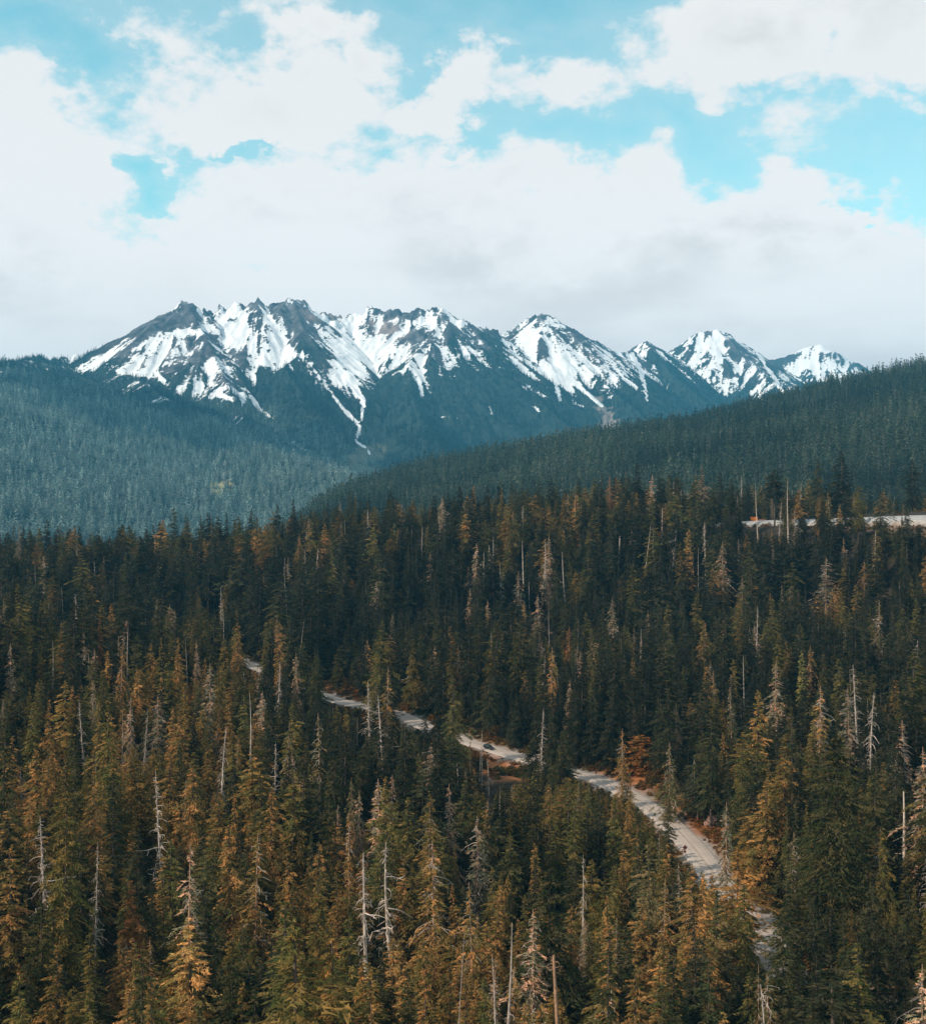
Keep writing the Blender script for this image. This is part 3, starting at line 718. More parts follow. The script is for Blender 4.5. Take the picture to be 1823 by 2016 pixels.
def forest(name, P, scl, rot, idx, tint, coll, **props):
    me = bpy.data.meshes.new(name); me.vertices.add(len(P)); me.vertices.foreach_set('co', np.asarray(P, np.float32).ravel())
    v_attr(me, 'size', scl); f_attr(me, 'turn', rot); i_attr(me, 'pick', idx); v_attr(me, 'tint', tint)
    o = obj(name, me, None, **props)
    g = bpy.data.node_groups.new(name, 'GeometryNodeTree')
    g.interface.new_socket('Geometry', in_out='INPUT', socket_type='NodeSocketGeometry')
    g.interface.new_socket('Geometry', in_out='OUTPUT', socket_type='NodeSocketGeometry')
    N, L = g.nodes, g.links
    gi, go = N.new('NodeGroupInput'), N.new('NodeGroupOutput')
    ci = N.new('GeometryNodeCollectionInfo'); ci.inputs['Collection'].default_value = coll
    ci.inputs['Separate Children'].default_value = True; ci.inputs['Reset Children'].default_value = True
    ip = N.new('GeometryNodeInstanceOnPoints'); ip.inputs['Pick Instance'].default_value = True
    def na(nm, ty):
        n = N.new('GeometryNodeInputNamedAttribute'); n.data_type = ty; n.inputs['Name'].default_value = nm
        return [s for s in n.outputs if s.enabled][0]
    cx = N.new('ShaderNodeCombineXYZ'); L.new(na('turn', 'FLOAT'), cx.inputs[2])
    L.new(gi.outputs[0], ip.inputs['Points']); L.new(ci.outputs[0], ip.inputs['Instance'])
    L.new(na('pick', 'INT'), ip.inputs['Instance Index']); L.new(cx.outputs[0], ip.inputs['Rotation']); L.new(na('size', 'FLOAT_VECTOR'), ip.inputs['Scale'])
    L.new(ip.outputs[0], go.inputs[0])
    md = o.modifiers.new('trees', 'NODES'); md.node_group = g
    return o

# ------------------------------------------------------------------ far forests
def far_tints(n, r, lo, hi, warm=0):
    t = r.rand(n, 1); c = np.array(lo)*(1-t)+np.array(hi)*t
    return c*np.exp(r.randn(n, 1)*.22)
def far_forests():
    r = np.random.RandomState(5)
    # hill on the right
    n = 52000; i = r.rand(n); 
    rad = np.sqrt(1090**2+(3250**2-1090**2)*r.rand(n)); a = np.radians(-22+55*r.rand(n))
    def look(G, rad, a, rr, az0, az1, na):
        fi = np.interp(rad, rr, np.arange(len(rr))); fj = (np.degrees(a)-az0)/(az1-az0)*(na-1)
        i0 = np.clip(fi.astype(int), 0, len(rr)-2); j0 = np.clip(fj.astype(int), 0, na-2); fi, fj = fi-i0, fj-j0
        return (G[i0, j0]*(1-fj)+G[i0, j0+1]*fj)*(1-fi)+(G[i0+1, j0]*(1-fj)+G[i0+1, j0+1]*fj)*fi
    rrH = hR[:, 0]
    z = look(hz, rad, a, rrH, -31, 34, 600); x, y = rad*np.sin(a), rad*np.cos(a)
    keep = (z > CZ-185)
    x, y, z, rad = x[keep], y[keep], z[keep], rad[keep]; n = len(x)
    sp = fbm(x/180, y/180, 3, 21); h = np.clip(np.exp(r.randn(n)*.25)*.80*(1+.3*sp), .35, 1.5); w = h*(.85+.3*r.rand(n))
    tn = far_tints(n, r, (.040, .048, .032), (.105, .105, .072)); tn *= (1+.9*np.clip(sp, -.4, .6))[:, None]
    pale = r.rand(n) < .05; tn[pale] = np.array([.20, .17, .13]); w[pale] *= .55
    forest('hill_forest', np.column_stack([x, y, z-.5]), np.column_stack([w, w, h]), r.rand(n)*6.28, r.randint(0, 5, n), tn, C_FAR, kind='stuff',
           label='dark conifer forest covering the long hill that rises to the right', category='forest')
    # long slope at the left and the mountain flanks
    n = 150000
    u = r.rand(n); rad = np.where(u < .5, np.sqrt(2600**2+(5400**2-2600**2)*r.rand(n)), np.sqrt(5400**2+(9500**2-5400**2)*r.rand(n))); a = np.radians(-26+50*r.rand(n))
    z = look(mz, rad, a, rrM, -31, 31, 900); tr = look(M_TREE.astype(float), rad, a, rrM, -31, 31, 900)
    x, y = rad*np.sin(a), rad*np.cos(a); px, py = proj(x, y, z)
    keep = (tr > .5*r.rand(n)+.25) & (fbm(x/90, y/90, 3, 141) > -.33+.2*r.rand(n)-.1) & (z > CZ-195) & (py < 1075) & (px > -200) & (px < 1750) & ~((px > 900) & (py > 905))
    x, y, z, rad, px, py = [q[keep] for q in (x, y, z, rad, px, py)]; n = len(x)
    sp = fbm(x/260, y/260, 4, 77)
    h = np.clip(np.exp(r.randn(n)*.30)*.88*(1+.5*sp), .35, 1.7)*np.where(rad > 6400, .75, 1); w = h*(.95+.4*r.rand(n))*np.where(rad > 5400, 1.35, 1.15)
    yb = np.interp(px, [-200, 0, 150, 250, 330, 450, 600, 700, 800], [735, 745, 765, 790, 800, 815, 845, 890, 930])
    lowf = (ss(py+70*sp, yb-22, yb+26)*(px < 820))[:, None]     # sunlight on the long lower slope, painted in as paler tree tints
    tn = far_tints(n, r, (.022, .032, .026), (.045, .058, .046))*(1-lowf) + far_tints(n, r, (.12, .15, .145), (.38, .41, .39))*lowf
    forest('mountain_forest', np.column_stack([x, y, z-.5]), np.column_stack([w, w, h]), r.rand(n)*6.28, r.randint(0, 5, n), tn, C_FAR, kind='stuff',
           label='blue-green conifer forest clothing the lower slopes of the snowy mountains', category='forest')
far_forests()
# NEAR
rr_ = np.random.RandomState(3)
# ------------------------------------------------------------------ near forest
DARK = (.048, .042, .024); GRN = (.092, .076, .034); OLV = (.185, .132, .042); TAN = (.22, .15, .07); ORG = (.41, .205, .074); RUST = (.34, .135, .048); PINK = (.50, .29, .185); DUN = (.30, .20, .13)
# px, py of the tip in the photo, height (m), kind, variant, tint, girth, label, short name used by neighbours' labels (or None)
HERO = [
 (92,1600,30,'S','branchy',0,1.25,'tall bleached snag with crooked side branches near lower left corner','the crooked bleached snag at lower left'),
 (20,1265,27,'D',0,PINK,1.0,'pinkish dying conifer cut by left edge of the forest view','the pinkish dying tree on the left edge'),
 (103,1262,26,'S','pole',0,1.1,'thin pale dead pole rising among olive trees at far left',None),
 (168,1375,27,'S','branchy',2,.75,'slender white snag with short twigs in left foreground forest','the slender white snag on the left'),
 (257,1370,25,'D',1,PINK,1.0,'pinkish half-dead conifer with bare tip beside a short-twigged snag',None),
 (280,1393,25,'S','branchy',1,.6,'thin grey snag just right of a pinkish half-dead conifer',None),
 (312,1368,27,'D',2,DUN,1.25,'broad dying conifer with pale drooping bare branches in left forest','the broad dying tree with drooping branches'),
 (434,1430,30,'S','branchy',2,1.0,'tall white snag with long drooping branches left of centre','the tall drooping white snag left of centre'),
 (492,1362,32,'S','pole',1,1.2,'straight bare grey pole taller than the trees around it','the straight bare grey pole'),
 (541,1460,22,'S','branchy',1,.8,'short white snag with bushy dead branches left of centre','the short bushy white snag'),
 (546,1300,24,'S','branchy',1,.9,'white drooping snag standing near far bend of the road','the drooping snag by the far bend'),
 (586,1284,27,'D',3,PINK,1.0,'narrow pink-topped conifer near far bend of the road',None),
 (728,1338,28,'S','branchy',2,1.1,'white snag with drooping boughs against tall tiered olive conifer','the white snag by the tall tiered conifer'),
 (746,1222,42,'G',4,OLV,1.0,'tall tiered olive conifer standing above the road left of centre','the tall tiered conifer left of centre'),
 (626,1290,34,'G',0,GRN,1.0,'green conifer with flat branch tiers just left of visible road','the flat-tiered tree by the road'),
 (441,1178,33,'S','pole',1,.9,'leaning white needle-like snag above an orange conifer',None),
 (465,1225,33,'G',6,ORG,1.15,'bright orange conifer beside dark gap and far bend of road','the bright orange tree by the far bend'),
 (222,1188,31,'G',1,ORG,1.0,'orange-topped conifer on crest of left foreground hill','the orange-topped tree on the left hill'),
 (200,1215,28,'G',6,RUST,.7,'thin rust-red conifer beside an orange-topped one on left hill',None),
 (236,1265,33,'D',3,ORG,.9,'slim russet conifer below orange-topped tree on left hill',None),
 (125,1155,30,'S','pole',0,1.0,'pale spiky snag standing against dark forest at upper left','the pale spiky snag against the dark forest'),
 (293,1200,27,'S','pole',1,.9,'short grey spire above olive trees on left hill',None),
 (250,1232,28,'S','pole',0,.9,'pale broken-looking spire right of the orange-topped hill tree',None),
 (370,1255,27,'S','pole',1,.8,'thin white dead stem above olive trees on left hill',None),
 (386,1262,24,'D',1,PINK,.9,'small pinkish dying conifer beside thin white dead stem',None),
 (332,1195,30,'G',2,OLV,1.0,'olive conifer with bare thin tip on left hill crest',None),
 (829,1035,33,'S','branchy',1,.8,'white twiggy snag on the ridge above centre','the white twiggy snag on the ridge'),
 (1032,1065,38,'S','pole',1,1.5,'long leaning grey pole on the ridge right of centre','the long leaning pole on the ridge'),
 (1043,1145,24,'S','stub',0,.8,'short slanting white stub below the long leaning pole',None),
 (1115,1085,40,'S','pole',0,1.5,'very long pale pole among brown trees right of centre','the very long pale pole'),
 (1138,990,36,'S','pole',1,1.2,'tall thin pole reaching skyline of near forest right of centre',None),
 (1215,1055,31,'S','stub',0,1.5,'thick white broken trunk on dark slope right of centre','the thick white broken trunk'),
 (1302,1000,34,'S','stub',0,1.2,'reddish white trunk inside a tangle of dead branches',None),
 (1320,1040,32,'S','twisted',0,1.4,'tangled snag with white drooping limbs below the skyline','the tangled white-limbed snag'),
 (1120,1232,26,'D',3,RUST,1.1,'rust-red dying conifer standing alone in dark slope','the lone rust-red tree on the dark slope'),
 (1166,1237,31,'G',3,TAN,1.0,'tan-green conifer with drooping tips right of the rust-red one',None),
 (1064,1395,26,'S','branchy',0,.9,'tall pale snag standing right beside the road past car','the pale snag beside the road'),
 (944,1436,18,'S','pole',0,1.0,'thin paired pole in front of road left of the car',None),
 (949,1440,19,'S','pole',1,.8,'thin bare pole nearest the black car',None),
 (925,1455,15,'D',3,TAN,.7,'small tan half-dead conifer in front of road left of car',None),
 (1526,1300,35,'D',0,PINK,1.15,'large pinkish dying conifer with shaggy lower half on right','the large shaggy pinkish tree on the right'),
 (1532,1245,34,'G',1,OLV,1.0,'olive conifer rising behind the large shaggy pinkish tree',None),
 (1690,1308,36,'S','branchy',1,1.2,'white branchy snag at right with forked bare limbs','the white forked snag at right'),
 (1712,1362,33,'S','branchy',2,1.1,'grey snag right of a white branchy one at far right',None),
 (1673,1352,31,'D',2,DUN,1.15,'brown shaggy dying conifer in front of white branchy snag',None),
 (1790,1432,30,'S','branchy',0,.8,'pale thin snag near right edge with short side twigs','the thin snag near the right edge'),
 (1779,1560,26,'S','stub',0,1.3,'pale broken pole by the right edge below thin snag',None),
 (1652,1450,50,'B',0,(.088,.068,.028),1.0,'huge broad olive conifer dominating lower right, taller than neighbours','the huge broad conifer at lower right'),
 (1430,1578,33,'D',3,DUN,.9,'dead-topped brown spire rising from orange tree beside the road','the dead-topped spire by the road'),
 (1452,1668,28,'G',3,(.38,.175,.055),1.7,'glowing orange shaggy conifer partly covering road bend','the glowing orange tree at the road bend'),
 (1225,1434,27,'D',1,ORG,1.0,'orange thin conifer with white tip behind road',None),
 (1319,1460,25,'D',0,TAN,1.3,'tan-topped conifer with bare tip standing behind the road',None),
 (1281,1655,31,'G',3,TAN,1.0,'tan conifer with tufted branches left of the road bend','the tufted tan tree left of the road'),
 (1308,1728,25,'D',0,ORG,.9,'short orange-pink conifer below tufted tan tree',None),
 (1131,1575,32,'G',6,OLV,1.0,'pointed olive conifer below the middle road stretch',None),
 (1146,1683,24,'S','twisted',0,.75,'small white snag with curled broken top among green trees','the small curled white snag'),
 (1051,1790,30,'D',0,PINK,1.35,'pinkish dead-needled conical tree near bottom right of centre','the pinkish conical tree near the bottom'),
 (990,1818,34,'S','pole',0,1.4,'tall bare grey pole with stub branches at bottom centre','the tall bare pole at bottom centre'),
 (977,1878,30,'S','pole',1,1.2,'thinner bare pole beside tall bare pole at bottom',None),
 (1107,1878,27,'S','broken',0,.8,'broken brown trunk with horizontal dead branches at top near bottom','the broken brown trunk near the bottom'),
 (857,1655,34,'D',2,ORG,1.2,'orange conifer streaked with pale dead limbs at lower centre','the pale-streaked orange tree at lower centre'),
 (775,1655,34,'S','twisted',0,1.3,'twisted white snag with hanging forked limbs at lower centre','the twisted white snag'),
 (724,1680,36,'S','branchy',1,1.35,'large white snag with curling branches left of a twisted one','the large curling-branched snag'),
 (709,1555,27,'D',3,PINK,.9,'narrow pinkish dying tree above large curling-branched snag',None),
 (688,1600,29,'D',1,ORG,.8,'slim orange conifer left of large curling-branched snag',None),
 (502,1640,34,'D',0,ORG,1.15,'ragged orange conifer with long pale trunk at lower left','the ragged orange tree at lower left'),
 (456,1620,34,'G',1,ORG,1.05,'full orange-brown conifer beside ragged orange one at lower left',None),
 (262,1735,25,'G',7,RUST,1.5,'low rounded rust-orange conifer at lower left','the rounded rust-orange tree'),
 (183,1512,33,'G',3,ORG,.8,'narrow orange and olive conifer in lower left forest',None),
 (186,1660,30,'S','branchy',2,.6,'half-hidden white snag among orange trees at lower left',None),
 (940,1606,28,'D',2,DUN,1.2,'brown sparse conifer with horizontal bare boughs below car','the sparse brown tree below the car'),
 (934,1735,32,'D',0,ORG,1.0,'orange-brown conifer with bare middle near bottom centre',None),
 (962,1492,17,'S','twisted',0,.9,'white tangle of dead limbs on bank below the car','the tangle of dead limbs below the car'),
 (1626,1098,34,'D',2,DUN,1.7,'wide sparse brown tree with flat boughs on right slope','the wide flat-boughed brown tree'),
 (1729,1182,35,'D',1,TAN,1.1,'tan-green spire with bare twigs at right of dark slope','the tan spire on the right'),
 (1386,1233,32,'G',1,TAN,1.0,'tan-olive conifer standing out in dark slope right of centre','the tan-olive tree on the dark slope'),
 (1655,1165,33,'G',3,OLV,.9,'olive conifer below wide flat-boughed brown tree',None),
 (1442,1352,28,'D',0,TAN,1.0,'tan drooping conifer left of large shaggy pinkish tree',None),
 (1465,1290,27,'S','pole',0,1.0,'thin tan dead stem left of large shaggy pinkish tree',None),
 (1255,912,44,'G',7,DARK,1.3,'tallest dark brown conifer on ridge skyline right of centre','the tallest dark tree on the ridge'),
 (1200,935,40,'D',0,RUST,1.1,'reddish dying conifer on the ridge skyline','the reddish tree on the skyline'),
 (1660,888,44,'G',4,DARK,1.15,'dark heavy-crowned conifer behind the upper road','the dark heavy tree behind the upper road'),
 (1609,905,42,'G',1,GRN,1.0,'open-branched conifer left of dark heavy-crowned one by upper road',None),
 (1525,924,42,'F',0,DARK,1.0,'dark flat-topped conifer with bare lower trunk by upper road','the dark flat-topped tree by the upper road'),
 (1796,905,46,'G',5,DARK,1.1,'dark sparse conifer standing in front of upper road at right','the dark sparse tree before the upper road'),
 (1735,970,36,'G',5,GRN,1.0,'thin conifer with level boughs crossing the upper road',None),
 (1690,955,34,'G',5,OLV,.9,'open olive conifer crossing the upper road',None),
 (1420,928,40,'G',6,DARK,1.0,'thin dark pointed conifer at left end of upper road',None),
 (1303,940,38,'F',0,DARK,.6,'dark small-crowned conifer on ridge above tangled snag',None),
 (1385,920,40,'G',3,DUN,1.0,'brown airy conifer on the ridge skyline',None),
 (1492,953,38,'S','pole',0,.9,'white bare pole in front of orange container','the white pole before the orange container'),
 (1552,940,42,'S','pole',1,1.4,'leaning white pole crossing upper road right of orange container','the leaning white pole by the upper road'),
 (575,983,34,'G',7,DARK,1.0,'tall dark pointed conifer on ridge skyline left of centre','the tall dark spire on the ridge'),
 (549,992,33,'G',0,DARK,1.0,'dark conifer next left of the tall spire on ridge',None),
 (345,998,33,'G',6,GRN,1.1,'narrow pointed conifer rising from left part of ridge','the narrow spire on the left ridge'),
 (447,1010,32,'G',7,DARK,1.0,'dark full conifer on left part of ridge',None),
 (408,1008,33,'G',5,DARK,.9,'dark gappy conifer with pale trunk on left ridge',None),
 (92,1022,33,'G',0,DARK,1.0,'dark conifer rising above left end of ridge',None),
 (36,1030,31,'D',0,DUN,.8,'brown airy conifer at left end of ridge',None),
 (690,965,34,'G',7,GRN,1.0,'brown-green pointed conifer on middle of the ridge',None),
 (960,955,37,'G',0,DARK,1.0,'dark pointed conifer on ridge above the centre',None),
 (1016,958,37,'G',2,GRN,1.0,'narrow green-brown conifer on ridge right of the centre',None),
 (1500,1938,30,'S','twisted',0,1.1,'curled white dead limb tree near bottom right','the curled white limb tree at bottom right'),
 (1264,1446,13,'R',0,(.30,.115,.036),2.6,'blurred rust-red broad tree standing behind the road','the rust-red broad tree behind the road'),
 (1466,1735,27,'G',1,OLV,1.15,'olive conifer right below glowing orange tree covering the road bend',None),
 (1418,1765,24,'G',4,TAN,1.1,'tan-green bushy conifer below glowing orange tree beside road',None),
 (1545,1790,28,'G',5,GRN,1.2,'green ragged conifer between road bend and the huge broad conifer',None),
 (835,1404,17,'G',4,DARK,1.1,'small dark conifer in front of road left of car',None),
 (1085,1490,18,'G',0,GRN,1.1,'short green conifer in front of road right of car',None),
 (1318,1588,21,'G',5,GRN,1.0,'open green conifer overlapping near edge of road bend',None),
]
WIN = [(486,510),(640,722),(778,858),(908,1036),(1124,1146),(1168,1222),(1262,1302),(1306,1402),(1494,1524)]
rpx, rpy = proj(ROAD[:, 0], ROAD[:, 1], ROAD[:, 2])
wp = [(a, b+2, y) for a, b, y in zip(rpx, rpy, ROAD[:, 1]) if y > 200 and any(l <= a <= h for l, h in WIN)]
wp += [(x, y, 474) for x in (962,980,1000,1020) for y in (1515,1535)] + [(1265, y, 455) for y in (1470, 1500)] + [(1390, y, 398) for y in (1610, 1640)]
upx, upy = proj(UP[:, 0], UP[:, 1], UP[:, 2])
wp += [(a, b+10, y) for a, b, y in zip(upx, upy, UP[:, 1]) if 1465 < a < 1530 or 1705 < a < 1765 or a > 1800]
wp += [(x, y, 800) for x in (1540,1600,1690) for y in (1045,)]
wp += [(x, y, 368) for x in (1344, 1354, 1364) for y in (1660, 1674, 1690)]
WP = np.array(wp)
BASEH = dict(S=30, D=30, G=30, B=30, F=30, R=16)
heroes = []
ys = np.arange(165, 1000, 1.5)
for h in HERO:
    px, py, H = h[:3]
    x = (px-CX)*K*ys; need = CZ+(CY-py)*K*ys - gzi(x, ys)
    ok = np.where(np.abs(need-H) < 1.6)[0]
    if len(ok):
        # first crossing for trees low in the picture, the farthest near-side one for skyline trees
        i = ok[0]
        if py < 1025:
            c = ok[(ys[ok] > 780) & (ys[ok] < 925)]
            i = c[len(c)//2] if len(c) else ok[0]
    else:
        cand = np.where((ys > 780) & (ys < 915))[0] if py < 1060 else np.arange(len(ys))
        i = cand[np.argmin(np.abs(need[cand]-H))]
    Y = ys[i]; X = x[i]; H = max(8.0, need[i])
    heroes.append(dict(px=px, py=py, x=X, y=Y, z=gzi(X, Y), H=H, kind=h[3], var=h[4], tint=h[5], g=h[6]*(1.28 if py < 1030 and h[3] in 'GF' else 1.0), label=h[7], lm=h[8]))

def scatter():
    r = np.random.RandomState(19)
    st = 7.1
    X, Y = np.meshgrid(np.arange(-520, 521, st), np.arange(118, 1075, st))
    X = X.ravel()+r.uniform(-.48, .48, X.size)*st; Y = Y.ravel()+r.uniform(-.48, .48, Y.size)*st
    k = (np.abs(X) < .395*Y+72); X, Y = X[k], Y[k]; n = len(X)
    Z = gzi(X, Y)
    st1 = fbm(X/45, Y/45, 3, 61)
    H = 25*(1+.32*st1)*np.exp(r.randn(n)*.24); sm = r.rand(n) < .16; H[sm] *= .55
    H = H*(1+.45*ss(Y, 640, 780))*np.exp(r.randn(n)*.12*(Y > 680)); H = np.clip(H, 7, 46)
    kind = np.where(r.rand(n) < .055, 1, 0); kind = np.where(r.rand(n) < np.where(Y > 700, .05, .022), 2, kind)   # 0 conifer 1 dying 2 snag
    g = 1.10*np.exp(r.randn(n)*.22); g = np.where(kind == 2, .75*g, g)*np.where(Y > 640, 1.02, 1)
    d1, z1, s1, _ = road_dist(X, Y, ROAD); d2, z2, s2, _ = road_dist(X, Y, UP)
    px, py = proj(X, Y, Z+H)
    keep = (d1 > 8.0) & (d2 > 9.5) & ~((Y > 600) & (r.rand(n) < .30))
    keep &= ~((s2 > 0) & (d2 < 120) & (px > 1690)) & ~((d2 < 26) & (s2 < 0) & (r.rand(n) < .65))
    keep &= ~((np.hypot(X-pt(985,1525,474)[0], Y-474) < 11))
    cp = pt(966,1474,493); sx, sy = SUN[0]/np.hypot(SUN[0], SUN[1]), SUN[1]/np.hypot(SUN[0], SUN[1])
    al, ac = (X-cp[0])*sx+(Y-cp[1])*sy, np.abs((X-cp[0])*sy-(Y-cp[1])*sx)
    m = (al > 0) & (al < 40) & (ac < 9); H[m] = np.minimum(H[m], np.maximum(6.2, .5*al[m]))     # the car stands in a sunlit gap
    half = np.where(kind == 2, 1.2, 2.9*g*(H/30))/Y/K          # half width in photo units
    for it in range(2):
        px, py = proj(X, Y, Z+H)
        for a, b, yy in WP:
            m = keep & (Y < yy-2) & (np.abs(px-a) < half*.9+2) & (py < b+6)
            if m.any():
                H[m] = np.minimum(H[m], CZ+(CY-(b+7))*K*Y[m]-Z[m])
        for h in heroes:
            hp = h['H']/h['y']/K; fr = {'S': .62, 'D': .6, 'B': .8, 'R': .8}.get(h['kind'], .45)
            hw = {'S': 1.0, 'D': 1.8*h['g'], 'B': 4.5, 'R': 4}.get(h['kind'], 2.0*h['g'])/h['y']/K
            lim = h['py']+fr*hp
            m = keep & (Y < h['y']-.5) & (np.abs(px-h['px']) < half*.55+hw) & (py < lim)
            H[m] = np.minimum(H[m], CZ+(CY-lim-3)*K*Y[m]-Z[m])
            keep &= np.hypot(X-h['x'], Y-h['y']) > (7 if h['kind'] == 'B' else 3.2)
        # do not let chance trees stand taller than the photographed skyline
        sky = np.interp(px, [0,130,260,400,560,600,700,850,960,1080,1200,1350,1450,1600,1700,1823], [1030,1035,1022,1010,1000,998,978,968,955,945,930,930,940,955,970,970])+42*np.abs(r.randn(n))-14
        m = keep & (py < sky); H[m] = np.minimum(H[m], CZ+(CY-sky[m])*K*Y[m]-Z[m])
        keep &= H > 6
    px, py = proj(X, Y, Z+H); bot = proj(X, Y, Z)[1]
    keep &= (py < 2330)
    keep &= ~((H < 9) & (r.rand(n) < .4))
    # colour: warm in the open foreground and on the ridge, cloud shade painted into dark tints on the slope between
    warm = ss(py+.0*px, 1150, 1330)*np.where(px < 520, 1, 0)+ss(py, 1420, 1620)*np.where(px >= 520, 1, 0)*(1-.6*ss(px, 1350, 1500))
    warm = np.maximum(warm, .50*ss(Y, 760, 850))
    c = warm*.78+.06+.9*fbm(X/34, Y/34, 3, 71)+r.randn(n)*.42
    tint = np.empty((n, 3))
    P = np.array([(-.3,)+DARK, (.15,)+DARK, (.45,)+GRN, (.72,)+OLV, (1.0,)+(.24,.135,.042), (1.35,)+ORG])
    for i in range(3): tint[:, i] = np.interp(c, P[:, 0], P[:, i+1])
    dt = np.array([PINK, ORG, DUN, TAN])[r.randint(0, 4, n)]; tint = np.where((kind == 1)[:, None], dt, tint)
    tint *= np.exp(r.randn(n, 1)*.2)
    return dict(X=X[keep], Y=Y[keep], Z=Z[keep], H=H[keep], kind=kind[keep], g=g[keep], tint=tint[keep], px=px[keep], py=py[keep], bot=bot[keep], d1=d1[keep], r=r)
SC = scatter()

def place(name, parts, names, x, y, z, H, g, rot, tint, limbs=False, **props):
    e = bpy.data.objects.new(name, None); C.objects.link(e); e.empty_display_size = 1
    e.location = (x, y, z-.15); tl = .045 if tint is None else .016; e.rotation_euler = (rr_.randn()*tl, rr_.randn()*tl, rot); s = H/H0; w = s*g
    e.scale = (w, w, s)
    for k, v in props.items(): e[k] = v
    for nm, me in zip(names, parts):
        if nm == 'branches' and limbs:
            for lm in limb_meshes(me):
                o = bpy.data.objects.new('limb', lm); C.objects.link(o); o.parent = e
            continue
        o = bpy.data.objects.new(nm, me); C.objects.link(o); o.parent = e
        if nm in ('branches', 'dead_branches', 'crown'): o['kind'] = 'stuff'
        if tint is not None: o['tint'] = [float(q) for q in tint]
    return e
_f = np.random.RandomState(81)
FLAT = (crown_mesh('crown', _f, H0, .55, 3.6, 240, 14, 1.0, .4, pw=.35, droop=.2, tiers=5), GREEN[0][1])
RED = (crown_mesh('crown', _f, H0, .02, 4.6, 420, 14, 1.5, .5, pw=.55, droop=.1, tiers=4, spread=.3), GREEN[0][1])
def put_tree(kind, var, x, y, z, H, g, tint, rot, **props):
    if kind == 'S':
        p = SNAG[var]; p = p[0 if len(p) == 1 else int(tint if isinstance(tint, int) else 0) % len(p)]
        return place('dead_snag', p, ('trunk', 'branches'), x, y, z, H/(.99), g, rot, None, category='dead tree', **props)
    if kind == 'D': return place('dying_conifer', DYING[var], ('crown', 'trunk', 'dead_branches'), x, y, z, H, g, rot, tint, category='tree', **props)
    p = {'G': lambda: GREEN[var], 'B': lambda: BIG, 'F': lambda: FLAT, 'R': lambda: RED}[kind]()
    return place('conifer', p, ('crown', 'trunk'), x, y, z, H, g, rot, tint, category='conifer', **props)
GROUPS = {'S': 'bleached dead snags standing in the forest', 'D': 'dying conifers with browned needles', 'G': 'living conifers of the near forest'}
for i, h in enumerate(heroes):
    if h['kind'] == 'S':
        p = SNAG[h['var']]; pr = p[h['tint'] % len(p)] if isinstance(h['tint'], int) else p[0]
        if h['var'] == 'branchy': pr = p[i % 3]
        place('dead_snag', pr, ('trunk', 'branches'), h['x'], h['y'], h['z'], h['H'], h['g'], rr_.rand()*6.28, None, limbs=h['y'] < 360 and h['var'] in ('branchy', 'twisted'), category='dead tree', label=h['label'], group=GROUPS['S'])
    else:
        put_tree(h['kind'], h['var'], h['x'], h['y'], h['z'], h['H'], h['g'], h['tint'], rr_.rand()*6.28, label=h['label'], group=GROUPS.get(h['kind'] if h['kind'] == 'D' else 'G'))

